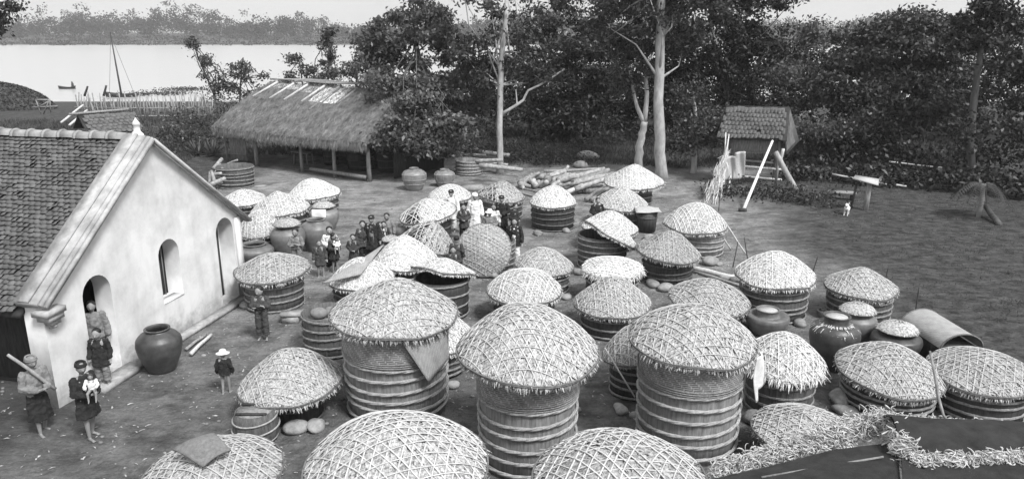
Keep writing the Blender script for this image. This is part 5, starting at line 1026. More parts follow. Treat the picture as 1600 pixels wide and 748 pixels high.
for k, (x0, y0, x1, y1, lab) in enumerate(((1131, 262, 1134, 207, 'thin pole at the left front corner of the stilt hut'), (1126, 270, 1139, 210, 'second thin pole crossing at the left corner of the stilt hut'))): pole('thin_pole', lab, 'pole', at(x0, y0+40, 0), aty(x1, y1, 36.2), .04, 'wood_l')
# straw-wrapped bundle leaning at its left
mb = MB(); a = np.array(at(1108, 318, 0)); b = np.array(aty(1135, 240, 35.2)); n = 700; rs = np.random.RandomState(6); t_ = rs.rand(n)**.8; wd = .28*(1-t_)+.08; C = (b-a)*t_[:, None]+rs.normal(size=(n, 3))*wd[:, None]*.5; C[:, 2] = np.maximum(C[:, 2], .05); D = np.tile(b-a, (n, 1))/3+rs.normal(size=(n, 3))*.2
flakes(mb, C, D, unit(n, rs), rs.uniform(.3, .8, n), .03, .05); tag(mb.build('straw_bundle', M['strip_old'], None, tuple(a)), 'tall bundle of dry stalks leaning left of the hut on stilts', 'bundle')
for k, (px, py, w_, h_, lab) in enumerate(((1140, 262, 9, 19, 'left one of two pale lumpy sacks hanging under the stilt hut'), (1154, 258, 9, 22, 'right one of two pale lumpy sacks hanging under the stilt hut'))):
    c = aty(px, py, 35.6); kk = 36/F; o = sheet_mesh([(-w_*kk, 0, -h_*kk), (w_*kk, .05, -h_*kk*.93), (w_*kk*.8, 0, h_*kk), (-w_*kk*.9, 0, h_*kk*.92)], 14, .12, thick=.16, mt='matp', name='hanging_sack', rough=.06); o.location = c; tag(o, lab, 'sack')
pole('thin_pole', 'short pale prop below the hanging sacks', 'pole', at(1137, 304, 0), aty(1142, 272, 35.4), .04, 'wood_l')
# feeding table, bench, rails, dog, broken palms
p = at(1352, 329, 0); t = thing('post_table', 'small leaning table board on two posts at the field edge', 'table', p)
kk = p.y/F; zt = bisect(lambda q: proj(p.x, p.y, q)[1]-283, 0, 4)
mb = MB(); V = [(-.75, -.1, zt+.1), (.2, -.45, zt-.12), (.5, .2, zt), (-.4, .45, zt+.12)]; hexa(mb, V+[(x, y, z+.06) for x, y, z in V]); mb.build('table_board', M['matp'], t)
mb = MB(); tube(mb, [(0, 0, -.1), (.03, 0, zt)], .11, 8, jit=.08); mb.build('post', M['wood'], t); mb = MB(); tube(mb, [(-.55, .2, -.1), (-.4, .2, zt)], .05, 8); mb.build('post', M['wood_d'], t)
pole('rail', 'thin pale rail running right from the table board into the undergrowth', 'rail', aty(1300, 272, 37.5), aty(1388, 288, 36), .045, 'wood_l'); pole('rail', 'short pale rail end right of the table', 'rail', aty(1400, 289, 36), aty(1416, 291, 36), .05, 'wood_l')
pole('rail', 'long thin rail high in the undergrowth above the table', 'rail', aty(1389, 253, 37.8), aty(1472, 262, 37), .04, 'wood_l')
t = thing('low_bench', 'low weathered bench left of the post table', 'bench', at(1314, 312, 0), -.25); mb = MB(); box(mb, (0, 0, .33), (1.2, .35, .12)); mb.build('seat', M['wood'], t)
for sx in (-.45, .45): mb = MB(); box(mb, (sx, 0, .14), (.12, .28, .28)); mb.build('leg', M['wood_d'], t)
pole('broken_palm', 'fallen pale palm stem at the right edge of the field', 'palm stem', at(1562, 352, .05), aty(1540, 322, 30.5), .12, 'bark')
mb = MB(); rs = np.random.RandomState(12)
for k in range(10):
    a_ = k/10*6.28; L = rs.uniform(.8, 1.3); q = np.linspace(0, 1, 6); P = np.stack([np.cos(a_)*L*q, np.sin(a_)*L*q, .7*q-1.3*q*q], 1); tube(mb, P, .012, 4)
    for s in np.linspace(.2, 1, 14):
        c = np.array([np.cos(a_)*L*s, np.sin(a_)*L*s, .7*s-1.3*s*s])
        for sg in (-1, 1):
            d = np.array([-np.sin(a_)*sg, np.cos(a_)*sg, -.5]); flakes(mb, np.array([c+d*.15]), np.array([d]), np.array([[0, 0, 1.]]), .34, .06, .03)
p = at(1528, 340, 0); pt = thing('young_palm', 'drooping young palm standing in the shade at the right field edge', 'palm', p); cr = mb.build('crown', M['leaf'], pt, (0, 0, 1.35)); mb = MB(); tube(mb, [(0, 0, -.1), (.05, 0, .7), (0, 0, 1.4)], .09, 8); mb.build('trunk', M['bark_l'], pt)
# ================================================================= by the river
t = thing('stake_fence', 'ragged fence of thin stakes along the river bank', 'fence', onG(aty(260, 180, 64)))
b0 = Vector(t.location); rs = np.random.RandomState(18)
for k in range(92):
    px = 122+k*2.35; Y = 64+rs.normal()*.25; x = (px-800)/F*(Y*cs+CH*sn); g = float(gz(x, Y)); h = rs.uniform(1.5, 2.5); mb = MB(); tube(mb, [(0, 0, 0), (rs.normal()*.2, rs.normal()*.05, h)], rs.uniform(.03, .05), 5); o = mb.build('stake', M['wood'], t); o.location = (x-b0.x, Y-b0.y, g-b0.z)
for zz in (.5, 1.15): mb = MB(); xa, xb = [(q-800)/F*(64*cs+CH*sn) for q in (120, 338)]; tube(mb, [(xa-b0.x, -.1, zz), ((xa+xb)/2-b0.x, -.1, zz-.08), (xb-b0.x, -.1, zz)], .04, 6); mb.build('rail', M['wood'], t)
for k, (x0, y0, x1, y1, lab) in enumerate(((95, 192, 130, 164, 'upper of two beams propped on the bank by the mound'), (108, 196, 136, 172, 'lower of two beams propped on the bank by the mound'), (132, 150, 137, 135, 'dark stub post by the left end of the fence'), (162, 150, 166, 134, 'dark stub post left of the mast foot'))):
    pole('beam' if k < 2 else 'post', lab, 'beam' if k < 2 else 'post', aty(x0, y0, 58), aty(x1, y1, 60 if k < 2 else 58), .09, 'wood_l' if k < 2 else 'wood_d')
t = thing('trestle', 'small open wooden trestle frame beside the mound', 'trestle', onG(aty(66, 178, 60))); b0 = Vector(t.location)
for (x0, y0, x1, y1) in ((55, 156, 78, 156), (56, 156, 64, 178), (77, 156, 68, 178), (60, 168, 76, 158), (78, 156, 79, 176), (50, 168, 90, 166)):
    mb = MB(); tube(mb, [aty(x0, y0, 60)-b0, aty(x1, y1, 60)-b0], .05, 6); mb.build('strut', M['wood'], t)
# sailing boat moored beyond the fence
bp = aty(190, 150, 122); bp.z = -3; boat = thing('sailing_boat', 'moored boat with a tall leaning mast beyond the stake fence', 'boat', bp)
mb = MB(); n = 14; V = []
for q in np.linspace(-1, 1, n):
    wv = 1.1*(1-abs(q)**2.6); sh = .55+.5*q*q
    V += [(q*2.6, -wv, sh*.8), (q*2.5, -wv*.6, -.2), (q*2.5, wv*.6, -.2), (q*2.6, wv, sh*.8)]
i = np.arange(n-1)[:, None]*4; mb.add(V, np.concatenate([i+np.array([[c, c+4, c+5, c+1]]) for c in range(3)])); mb.build('hull', M['wood_d'], boat)
mb = MB(); box(mb, (0, 0, .25), (3.8, 1.3, .06)); mb.build('deck', M['wood'], boat)
top = aty(172, 50, 122)-bp; mb = MB(); tube(mb, [(0, 0, .1), (top.x*.5, 0, top.z*.5), (top.x, 0, top.z)], [.16, .12, .06], 8); mb.build('mast', M['wood_d'], boat)
for (ex, ez) in ((210, 146), (171, 146)): e = aty(ex, ez, 122)-bp; mb = MB(); tube(mb, [(top.x*.96, 0, top.z*.96), (e.x, 0, .4)], .025, 4); mb.build('stay', M['wood_d'], boat)
mb = MB(); V = []
bp = at(105, 139, -3); sb = thing('rowing_boat', 'tiny dark rowing boat far out on the left of the river', 'boat', bp); mb = MB(); V = []
for q in np.linspace(-1, 1, 10): wv = .6*(1-abs(q)**2.4)+.02; V += [(q*1.6, -wv, .3+.3*q*q), (q*1.5, -wv*.5, -.1), (q*1.5, wv*.5, -.1), (q*1.6, wv, .3+.3*q*q)]
i = np.arange(9)[:, None]*4; mb.add(V, np.concatenate([i+np.array([[c, c+4, c+5, c+1]]) for c in range(3)])); mb.build('hull', M['wood_d'], sb); mb = MB(); tube(mb, [(1, 0, 0), (1.1, 0, .9), (1.0, 0, 1.3)], [.25, .2, .1], 7); mb.build('load', M['wood_d'], sb)
rs = np.random.RandomState(4); c = at(292, 140, -3); n = 500; mb = MB(); C = np.array(c)+rs.normal(size=(n, 3))*np.array([2.6, 2.5, .12]); C[:, 2] = np.abs(C[:, 2]+3)-3; pixel_leaves(mb, C, .4, .2, rs); c = at(250, 147, -3); C = np.array(c)+rs.normal(size=(n, 3))*np.array([3, 2, .2]); C[:, 2] = np.abs(C[:, 2]+3)-3; pixel_leaves(mb, C, .4, .2, rs); tag(mb.build('reeds', M['leaf_d']), 'patches of reeds standing in the river by the bank', 'reeds', kind='stuff')
# small tiled shed between the white building and the river
sc = aty(182, 207, 41); S1 = sc.copy(); S2 = sc; sd_ = Vector((.76, .65, 0)); L = 2.5; print('shed', S1, S2, L)
sh = thing('small_tiled_shed', 'small dark shed with a low tiled roof behind the white building ridge', 'shed', (sc.x, sc.y, 0), math.atan2(sd_.y, sd_.x))
ez = S1.z; tmp = MB(); tiles(tmp, -.35, ez, 1.5, ez+.95, -L/2-.1, L/2+.1, .26, .3, np.random.RandomState(18), .03, .025); swap(tmp); tmp.build('roof_tiles', M['tile'], sh)
mb = MB(); hexa(mb, [(-L/2-.2, -.35, ez-.06), (L/2+.1, -.35, ez-.06), (L/2+.1, 1.5, ez+.88), (-L/2-.2, 1.5, ez+.88), (-L/2-.2, -.35, ez-.02), (L/2+.1, -.35, ez-.02), (L/2+.1, 1.5, ez+.93), (-L/2-.2, 1.5, ez+.93)]); hexa(mb, [(-L/2-.2, 1.5, ez+.88), (L/2+.1, 1.5, ez+.88), (L/2+.1, 3.2, ez), (-L/2-.2, 3.2, ez), (-L/2-.2, 1.5, ez+.94), (L/2+.1, 1.5, ez+.94), (L/2+.1, 3.2, ez+.06), (-L/2-.2, 3.2, ez+.06)]); mb.build('roof_boards', M['wood_d'], sh)
mb = MB(); box(mb, (0, 1.45, ez/2-.1), (L-.3, 2.8, ez-.1)); mb.build('wall', M['wood_d'], sh)
mb = MB(); tube(mb, [(-L/2-.6, 1.5, ez+.98), (L/2-.1, 1.5, ez+1.05)], .07, 7); mb.build('ridge_pole', M['wood'], sh)
# agave-like rosettes
for k, (px, py, Y, lab) in enumerate(((308, 222, 46, 'spiky rosette plant at the left of two by the thatched shed'), (330, 222, 45.5, 'spiky rosette plant nearer the thatched shed corner'))):
    c = aty(px, py, Y); c.z = .1; mb = MB(); rs = np.random.RandomState(k)
    for q in range(44):
        an = rs.rand()*6.28; elv = rs.uniform(.1, 1.3); d = np.array([math.cos(an)*math.cos(elv), math.sin(an)*math.cos(elv), math.sin(elv)]); flakes(mb, np.array([d*.5]), np.array([d]), np.array([[0, 0, 1.]])+.01, 1.0, .12, -.03)
    tag(mb.build('spiky_plant', M['leaf_l'], None, c), lab, 'plant')
# ================================================================= people
def remesh(mb, name, vox, mt, parent, smooth=3, facs=.5):
    me = mb.mesh('tmp'); tmp = bpy.data.objects.new('tmp', me); col.objects.link(tmp)
    r = tmp.modifiers.new('r', 'REMESH'); r.mode = 'VOXEL'; r.voxel_size = vox; r.use_smooth_shade = True
    s = tmp.modifiers.new('s', 'SMOOTH'); s.iterations = smooth; s.factor = facs
    if name in ('shirt', 'trousers', 'skirt', 'hair'):
        tx = bpy.data.textures.get('folds') or bpy.data.textures.new('folds', 'CLOUDS'); tx.noise_scale = .075; tx.noise_depth = 2
        dmod = tmp.modifiers.new('d', 'DISPLACE'); dmod.texture = tx; dmod.strength = .045; dmod.mid_level = .5; dmod.texture_coords = 'LOCAL'
    dg = bpy.context.evaluated_depsgraph_get(); out = bpy.data.meshes.new_from_object(tmp.evaluated_get(dg)); bpy.data.objects.remove(tmp)
    out.name = name; out.materials.clear(); out.materials.append(mt); o = bpy.data.objects.new(name, out); col.objects.link(o); o.parent = parent; return o
def loft(mb, rings, seg=20, folds=0, ph=0):
    """closed loft of ellipses (cx, cy, z, rx, ry)"""
    a = np.linspace(0, 2*math.pi, seg, endpoint=False); V = []
    for k, (cx, cy, z, rx, ry) in enumerate(rings):
        f = 1+folds*(k/len(rings))*np.sin(a*7+ph)+folds*.5*np.sin(a*3+z*9+ph); V.append(np.stack([cx+rx*np.cos(a)*f, cy+ry*np.sin(a)*f, z+0*a], 1))
    n = len(V); V = np.array(V).reshape(-1, 3); i = np.arange(n-1)[:, None]*seg; j = np.arange(seg)[None, :]; k = (j+1) % seg; b = mb.n
    mb.add(V, np.stack([i+j, i+seg+j, i+seg+k, i+k], -1).reshape(-1, 4)); mb.f.append(np.array([list(range(b, b+seg))])); mb.f.append(np.array([list(range(b+n*seg-1, b+(n-1)*seg-1, -1))]))
def hand(mb, w, d, H, curl=.5, side=1):
    """palm, four fingers of different length and a thumb, from wrist w along d"""
    w = np.array(w); d = np.array(d)/np.linalg.norm(d); up = np.array([0, 0, 1.]) if abs(d[2]) < .8 else np.array([0, 1., 0]); s = np.cross(d, up); s /= np.linalg.norm(s); nrm = np.cross(s, d)*side
    for q in (-1, 0, 1): capsule(mb, w+s*q*.010*H, w+d*.050*H+s*q*.013*H, .010*H, .011*H, 8)
    for q, L in ((-1.5, .034), (-.5, .042), (.5, .045), (1.5, .039)):
        a = w+d*.054*H+s*q*.0088*H; b = a+(d*math.cos(curl)-nrm*math.sin(curl))*L*H*.5; c = b+(d*math.cos(curl*2)-nrm*math.sin(curl*2))*L*H*.5; capsule(mb, a, b, .0052*H, .0049*H, 7); capsule(mb, b, c, .0049*H, .0042*H, 7)
    a = w+d*.016*H-s*.012*H*side; b = a+(d*.7-s*side*.7)*.028*H; c = b+(d*.92-s*side*.2-nrm*.3)*.022*H; capsule(mb, a, b, .0075*H, .0058*H, 7); capsule(mb, b, c, .0058*H, .0048*H, 7)
ARMS = {'down': ((.15, -.02, .635), (.165, .03, .495)), 'front': ((.155, -.03, .65), (.035, .12, .58)), 'folded': ((.15, .03, .645), (-.035, .125, .665)),
        'hip': ((.22, -.05, .66), (.13, .01, .56)), 'hold': ((.15, .02, .64), (.05, .16, .62)), 'reach': ((.17, .08, .68), (.13, .22, .66)), 'up': ((.17, .06, .68), (.08, .13, .78)), 'behind': ((.14, -.08, .66), (.04, -.11, .55))}
def person(label, px, py, H=1.55, face=0, arms='down', arms2=None, top='black', low='black', hem=.30, legs='trousers', hat=None, hatm='black', sleeves=1, child=False, z0=0.0, group=None, stance=0.0, head_turn=0, pos=None, lean=0, bare=False, seated=False, vox=None):
    p = Vector(pos) if pos else onG(at(px, py, H+z0)); p.z = z0 if pos is None else pos[2]
    f = math.atan2(-p.y, -p.x)-math.pi/2+math.radians(face)
    t = thing('person', label, 'person', p, f, group); t.rotation_euler = (math.radians(lean), 0, f)
    hs = 1.22 if child else 1.0; sk = MB(); S = lambda *q: np.array(q)*H; rs = np.random.RandomState(int(abs(px*3+py)))
    hz = .928 if not child else .915; sho = .815-(.02 if child else 0); hr = .0535*hs
    # head, face, neck
    hd = MB(); ellipsoid(hd, (0, .004, 0), (hr*1.0, hr*1.12, hr*1.32), 20, 14); ellipsoid(hd, (0, .012, -hr*.62), (hr*.72, hr*.8, hr*.66), 14, 10)
    capsule(hd, (0, hr*1.06, .006), (0, hr*1.30, -hr*.30), hr*.10, hr*.17, 8); ellipsoid(hd, (0, hr*1.0, -hr*.62), (hr*.30, hr*.16, hr*.10), 10, 6); ellipsoid(hd, (0, hr*.86, hr*.28), (hr*.72, hr*.22, hr*.13), 12, 6)
    for s in (-1, 1): ellipsoid(hd, (s*hr*1.0, -.002, -hr*.1), (hr*.12, hr*.22, hr*.32), 8, 6); ellipsoid(hd, (s*hr*.5, hr*.72, -hr*.25), (hr*.3, hr*.28, hr*.26), 10, 6)
    Rh = np.array(Matrix.Rotation(math.radians(head_turn), 3, 'Z') @ Matrix.Rotation(math.radians(-6), 3, 'X'))
    hc = np.array([0, .012, hz])
    for v in hd.v: sk.v.append((v@Rh.T+hc)*H)
    off = sk.n
    for fa in hd.f: sk.f.append(fa+off)
    sk.n += hd.n
    capsule(sk, S(0, -.004, sho-.01), S(0, .006, hz-.05), .030*H*hs**.5, .028*H*hs**.5)
    # torso
    for s in (-1, 1): capsule(sk, S(s*.055, 0, .75), S(s*.045, .004, .60), .058*H, .052*H); capsule(sk, S(s*.05, 0, .585), S(s*.045, 0, .53), .058*H, .062*H); capsule(sk, S(s*.02, 0, sho-.012), S(s*.105, -.004, sho-.02), .030*H, .036*H)
    cl = MB()
    sh = S(.112, -.004, sho-.015)
    for s, arm in ((-1, arms), (1, arms2 or arms)):
        e, w = ARMS[arm]; e = S(*e)*[s, 1, 1]; w = S(*w)*[s, 1, 1]+np.array([0, .012*H*s if arm == 'folded' else 0, .02*H*s if arm == 'folded' else 0]); a = sh*[s, 1, 1]
        capsule(sk, a, e, .032*H, .026*H); capsule(sk, e, w, .025*H, .0165*H)
        d = w-e
        if arm in ('front', 'folded', 'hold'): d = np.array([-s*.9, .25, -.1])
        hand(sk, w, d, H, .55 if arm != 'down' else .35, s)
        if sleeves and not bare:
            capsule(cl, a, e, .047*H, .045*H)
            if sleeves > .5: capsule(cl, e, e+(w-e)*.84, .044*H, .044*H)
    # legs
    if not seated:
        for s in (-1, 1):
            st = stance*s; k = S(s*.058, .012+st*.3, .285); an = S(s*.06, -.004+st, .045); hp = S(s*.05, 0, .52)
            capsule(sk, hp, k, .055*H, .036*H); capsule(sk, k, an, .035*H, .020*H); capsule(sk, an+S(0, -.018, -.022), an+S(s*.012, .07, -.032), .019*H, .016*H); 
            for q in (-1, 0, 1): capsule(sk, an+S(s*.012+q*.012, .07, -.034), an+S(s*.012+q*.014, .092, -.036), .009*H, .008*H, 7)
            if legs == 'trousers': 
                capsule(cl_l if False else cl, hp, hp, .01, .01) if False else None
    else:
        for s in (-1, 1):
            k = S(s*.10, .20, .50); an = S(s*.09, .24, .30); capsule(sk, S(s*.05, 0, .53), k, .055*H, .04*H); capsule(sk, k, an, .036*H, .024*H); capsule(sk, an, an+S(0, .07, -.03), .022*H, .016*H)
    vx = vox or max(.0085, .0072*H*1.0)
    remesh(sk, 'body', vx, M['skin'], t, 2)
    # garments
    if not bare:
        rr = [(0, .002, sho+.018, .036, .034), (0, 0, sho, .085, .046), (0, 0, sho-.035, .118, .060), (0, .002, .72, .116, .078), (0, .002, .62, .108, .078), (0, .0, .55, .116, .088)]
        if hem < .5:
            fl = .135+.035*(.5-hem)*3
            for q in np.linspace(.48, hem, 4): rr.append((0, 0, q, .118+(fl-.118)*(.5-q)/(.5-hem+.01), .085+.03*(.5-q)/(.5-hem+.01)))
        loft(cl, [tuple(np.array(r)*H) for r in rr], 28, .08, rs.rand()*6); remesh(cl, 'shirt', max(.009, .0075*H), M[top], t, 2)
    if not seated and legs != 'none':
        lg = MB()
        for s in (-1, 1):
            st = stance*s; k = S(s*.06, .012+st*.3, .285); an = S(s*.062, -.002+st, .095); hp = S(s*.05, 0, .53)
            if legs == 'trousers': capsule(lg, hp, k, .066*H, .056*H); loft(lg, [(k[0], k[1], k[2]+.02, .056*H, .056*H), ((k+an)[0]/2, (k+an)[1]/2, (k+an)[2]/2, .056*H, .056*H), (an[0], an[1], an[2], .058*H, .06*H)], 16, .05, 1)
            elif legs == 'shorts': loft(lg, [(hp[0], hp[1], hp[2]+.02, .062*H, .066*H), (k[0]*.9+hp[0]*.1, k[1], k[2]+.02*H, .062*H, .064*H)], 16, .05, 1)
        if legs == 'skirt': loft(lg, [tuple(np.array(r)*H) for r in ((0, 0, .57, .09, .07), (0, 0, .5, .115, .09), (0, 0, .35, .125, .10), (0, 0, .2, .14, .115))], 28, .06, 2)
        remesh(lg, 'trousers' if legs != 'skirt' else 'skirt', max(.009, .0075*H), M[low], t, 2)
    # eyes, mouth, hair and headgear
    def ch(mb, nm, mt, smooth=True):
        o = mb.build(nm, mt, t, smooth=smooth); o.matrix_local = Matrix.Translation(Vector(hc*H)) @ Matrix(Rh.tolist()).to_4x4() @ Matrix.Scale(H, 4); return o
    for s in (-1, 1): mb = MB(); ellipsoid(mb, (s*hr*.38, hr*.98, hr*.06), (hr*.17, hr*.12, hr*.08), 8, 6); ch(mb, 'eye', M['hair'])
    mb = MB(); ellipsoid(mb, (0, hr*1.10, -hr*.63), (hr*.26, hr*.1, hr*.045), 8, 6); ch(mb, 'mouth', M['tie'])
    if hat in (None, 'short', 'long'):
        mb = MB(); ellipsoid(mb, (0, -hr*.26, hr*.50), (hr*1.10, hr*1.10, hr*1.02), 18, 12, jit=.05); 
        if hat == 'long': ellipsoid(mb, (0, -hr*.5, -hr*.3), (hr*.95, hr*.75, hr*1.0), 14, 10, jit=.04)
        ch(mb, 'hair', M['hair'])
    elif hat == 'shaved':
        mb = MB(); ellipsoid(mb, (0, -hr*.05, hr*.25), (hr*1.01, hr*1.10, hr*1.12), 18, 12); ch(mb, 'hair', M['darkc'])
    elif hat == 'turban':
        mb = MB(); ellipsoid(mb, (0, -hr*.1, hr*.35), (hr*1.0, hr*1.1, hr*1.0), 16, 10)
        for q in range(4):
            aa = np.linspace(0, 6.2832, 26); tube(mb, np.stack([hr*(1.12-.05*q)*np.cos(aa), hr*(1.18-.05*q)*np.sin(aa)-hr*.1, hr*(.5+.2*q)+hr*.12*np.sin(aa+q)], 1), hr*.22, 7, cap=False)
        ch(mb, 'turban', M[hatm])
    elif hat in ('sunhat', 'helmet'):
        b = 1.9 if hat == 'helmet' else 2.1; mb = MB(); lathe(mb, [(hr*b, hr*.28), (hr*1.5, hr*.52), (hr*1.17, hr*.62), (hr*1.12, hr*1.1), (hr*.85, hr*1.5), (hr*.4, hr*1.68), (.001, hr*1.72), (.001, hr*1.6), (hr*1.05, hr*.55), (hr*b, hr*.22)], 28, jit=.02); ch(mb, 'hat', M[hatm])
    if hat == 'bun': pass
    return t, p
P_ = [
 # label, px, head top py, kwargs
 ('turbaned person in pale shirt and dark skirt carrying a long pole, at the left edge', 46, 556, dict(H=1.6, face=25, arms='hold', top='greyc', hem=.52, low='black', legs='skirt', hat='turban', hatm='greyc', stance=.06)),
 ('turbaned woman in black standing at the left with a baby on her hip', 124, 565, dict(H=1.56, face=35, arms='hold', top='black', hem=.3, hat='turban', legs='shorts', stance=.05, head_turn=-20)),
 ('man in pale shirt standing inside the near arched doorway', 141, 470, dict(H=1.6, face=-10, top='greyc', hem=.48, low='greyc', z0=.14)),
 ('child in a dark flared smock in front of the near arched doorway', 150, 513, dict(H=1.3, face=-25, top='black', hem=.36, low='greyc', child=True, arms='down', z0=.10)),
 ('boy in a dark shirt with crossed arms standing alone on the path', 404, 447, dict(H=1.4, face=-15, top='darkc', hem=.5, low='darkc', child=True, arms='folded', head_turn=-15)),
 ('small child in a white sun hat and dark shirt alone near the black-brown jar', 347, 547, dict(H=1.0, face=160, top='black', hem=.46, legs='none', child=True, hat='sunhat', hatm='white', stance=.04)),
 ('boy with folded arms leaning by the leaf-capped jar', 461, 357, dict(H=1.45, face=-20, top='greyc', hem=.52, low='greyc', child=True, arms='folded', sleeves=.4)),
 ('small shaved-headed boy in a long dark tunic standing on the open path', 498, 375, dict(H=1.2, face=0, top='darkc', hem=.34, low='darkc', child=True, hat='shaved', legs='shorts')),
 ('person in pale top behind the girl carrying the white-wrapped toddler', 514, 354, dict(H=1.45, face=0, top='white', hem=.52, low='black', child=True, arms='front')),
 ('girl in dark clothes carrying a white-wrapped toddler, seen from the side', 520, 364, dict(H=1.3, face=40, top='darkc', hem=.36, low='black', child=True, hat='long', arms='hold', legs='shorts', head_turn=25)),
 ('child in a dark coat with hands joined at the belly, left of the turbaned man', 551, 366, dict(H=1.2, face=-5, top='darkc', hem=.22, low='black', child=True, arms='front')),
 ('turbaned man in an open dark coat standing among the boys', 580, 337, dict(H=1.6, face=-12, top='black', hem=.3, low='black', hat='turban')),
 ('boy in dark clothes just left of the turbaned man', 566, 345, dict(H=1.42, face=0, top='darkc', hem=.4, low='black', child=True)),
 ('boy in a grey shirt standing farthest right of the turbaned man', 604, 333, dict(H=1.42, face=-10, top='greyc', hem=.46, low='black', child=True)),
 ('small child with a pale chest, half hidden beside the turbaned man', 599, 346, dict(H=1.2, face=0, top='darkc', hem=.4, low='black', child=True)),
 ('dark small child with tousled hair tucked behind the pale-chested child', 592, 347, dict(H=1.2, face=30, top='black', hem=.4, low='black', child=True)),
 ('turbaned man dressed in white leaning by the open-lattice lid', 705, 297, dict(H=1.62, face=-15, top='white', hem=.32, low='white', hat='turban', arms='down', arms2='hip')),
 ('boy in dark clothes between the two men in white', 724, 319, dict(H=1.35, face=0, top='darkc', hem=.36, low='black', child=True, arms='front')),
 ('man in a long white robe and white cap at the centre of the group', 742, 302, dict(H=1.64, face=0, top='white', hem=.16, low='white', hat='turban', hatm='white')),
 ('boy in a pale shirt peering from behind the white-hatted man', 771, 319, dict(H=1.35, face=0, top='sheet', hem=.5, low='black', child=True, hat='shaved')),
 ('man in a white sun helmet and grey coat behind the upright lid', 765, 327, dict(H=1.5, face=0, top='greyc', hem=.45, low='greyc', hat='helmet', hatm='white', arms='front')),
 ('tall man in black with a dark turban, right of the boy in the pale shirt', 784, 306, dict(H=1.62, face=-20, top='black', hem=.3, low='black', hat='turban', arms='front', head_turn=20)),
 ('crouched dark figure behind the man in the open jacket', 804, 318, dict(H=1.45, face=60, top='black', hem=.35, low='black', arms='front')),
 ('man in an open black jacket over white clothes, right of the upright lid', 804, 341, dict(H=1.56, face=-10, top='black', hem=.42, low='white', hat='short')),
 ('dark-haired child seen from behind, left of the upright lid', 713, 369, dict(H=1.3, face=170, top='darkc', hem=.36, low='darkc', child=True)),
 ('child in a long dark gown facing the viewer, left of the upright lid', 708, 385, dict(H=1.25, face=-5, top='darkc', hem=.2, low='darkc', child=True, arms='front')),
 ('man in black looking over the vat beside the woodpile', 934, 309, dict(H=1.5, face=20, top='black', hem=.4, low='black', arms='front', hat='short')),
]
pos = {}
for k, (lab, px, py, kw) in enumerate(P_): t, p = person(lab, px, py, **kw); pos[k] = (t, p)
# white inner shirt front of the man in the open jacket, pale chest of the child
def chest(k, mt, H, w=.035, z0=.45, z1=.80):
    t, p = pos[k]; mb = MB(); V = [(-w*.4*H, .062*H, z1*H), (w*.4*H, .062*H, z1*H), (w*1.3*H, .088*H, z0*H), (-w*1.3*H, .088*H, z0*H), (-w*H, .078*H, .66*H), (w*H, .078*H, .66*H)]
    V = V+[(x, y-.02*H, z) for x, y, z in V]; mb.add(V, [(0, 1, 5, 4), (4, 5, 2, 3), (7, 6, 10, 11), (11, 10, 9, 8), (0, 6, 7, 1), (3, 2, 8, 9), (0, 4, 10, 6), (4, 3, 9, 10), (1, 7, 11, 5), (5, 11, 8, 2)]); mb.build('shirt_front', M[mt], t)
chest(23, 'white', 1.56); chest(14, 'sheet', 1.2, .045); chest(11, 'greyc', 1.6, .04)
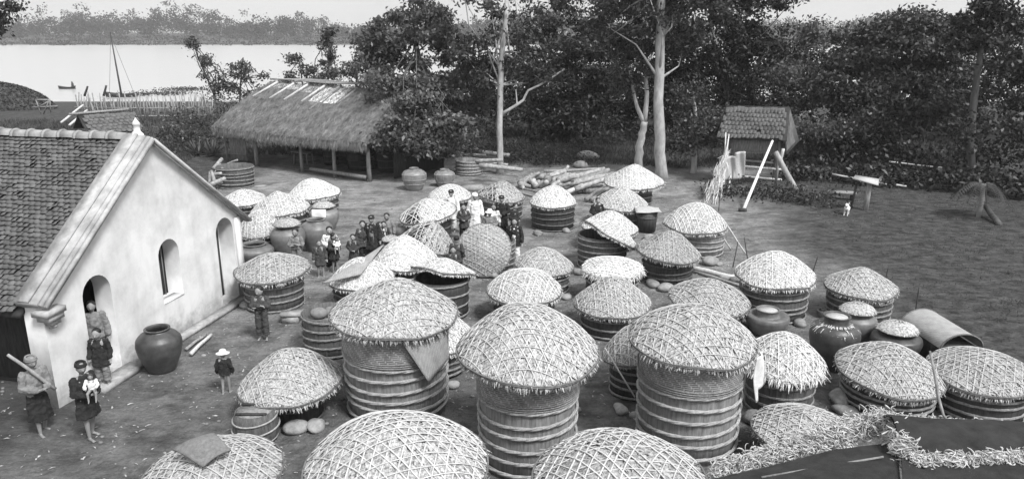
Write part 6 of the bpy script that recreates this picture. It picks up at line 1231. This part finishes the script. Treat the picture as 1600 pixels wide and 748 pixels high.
# carried children
def offs(k, dx, dy, z): t, p = pos[k]; f = t.rotation_euler.z; return (p.x+dx*math.cos(f)-dy*math.sin(f), p.y+dx*math.sin(f)+dy*math.cos(f), z)
t, p = person('baby in a pale smock held on the hip of the woman in black', 0, 1, H=.68, face=-10, top='sheet', hem=.5, arms='reach', legs='none', child=True, seated=True, pos=offs(1, .02, .26, .70), hat='shaved', vox=.0085)
t, p = person('white-wrapped toddler carried by the girl in dark clothes', 0, 2, H=.66, face=0, top='white', hem=.42, arms='front', legs='none', child=True, seated=True, pos=offs(9, .05, .22, .55), hat='short', vox=.0085)
a = Vector(offs(0, .36, .0, 1.78)); b = Vector(offs(0, -.22, .26, .9)); pole('carried_pole', 'thick grey pole held slanting across the chest at the left edge', 'pole', b, a, .035, 'wood')
# dog
p = onG(at(1322, 336, 0)); t = thing('dog', 'small white dog with a dark ear standing near the post table', 'dog', p, math.radians(-120)); sk = MB()
capsule(sk, (-.20, 0, .30), (.16, 0, .32), .085, .10); capsule(sk, (.18, 0, .36), (.28, 0, .47), .06, .05); ellipsoid(sk, (.31, 0, .50), (.07, .055, .055), 12, 8); capsule(sk, (.35, 0, .49), (.41, 0, .47), .032, .022); capsule(sk, (-.26, 0, .33), (-.40, .03, .45), .02, .012)
for s in (-1, 1):
    capsule(sk, (.15, s*.06, .28), (.14, s*.065, .15), .04, .024); capsule(sk, (.14, s*.065, .15), (.16, s*.065, .02), .022, .018); capsule(sk, (.16, s*.065, .015), (.19, s*.065, .012), .018, .014)
    capsule(sk, (-.20, s*.06, .27), (-.13, s*.07, .19), .055, .034); capsule(sk, (-.13, s*.07, .19), (-.24, s*.07, .11), .03, .02); capsule(sk, (-.24, s*.07, .11), (-.22, s*.07, .02), .019, .017); capsule(sk, (-.22, s*.07, .015), (-.18, s*.07, .012), .017, .014)
remesh(sk, 'body', .009, M['white'], t, 2)
for s in (-1, 1): mb = MB(); ellipsoid(mb, (.29, s*.05, .555), (.02, .012, .035), 8, 6); mb.build('ear', M['hair'], t)
# ================================================================= air
HZ = .00035
m = bpy.data.materials.new('haze'); m.use_nodes = True; N = m.node_tree.nodes; N.remove(N['Principled BSDF']); pv = N.new('ShaderNodeVolumePrincipled'); pv.inputs['Density'].default_value = HZ; pv.inputs['Color'].default_value = (.97, .97, .97, 1); m.node_tree.links.new(pv.outputs[0], N['Material Output'].inputs['Volume'])
mb = MB(); box(mb, (0, 495, 12.0), (1760, 1050, 34)); tag(mb.build('haze', m), kind='stuff')
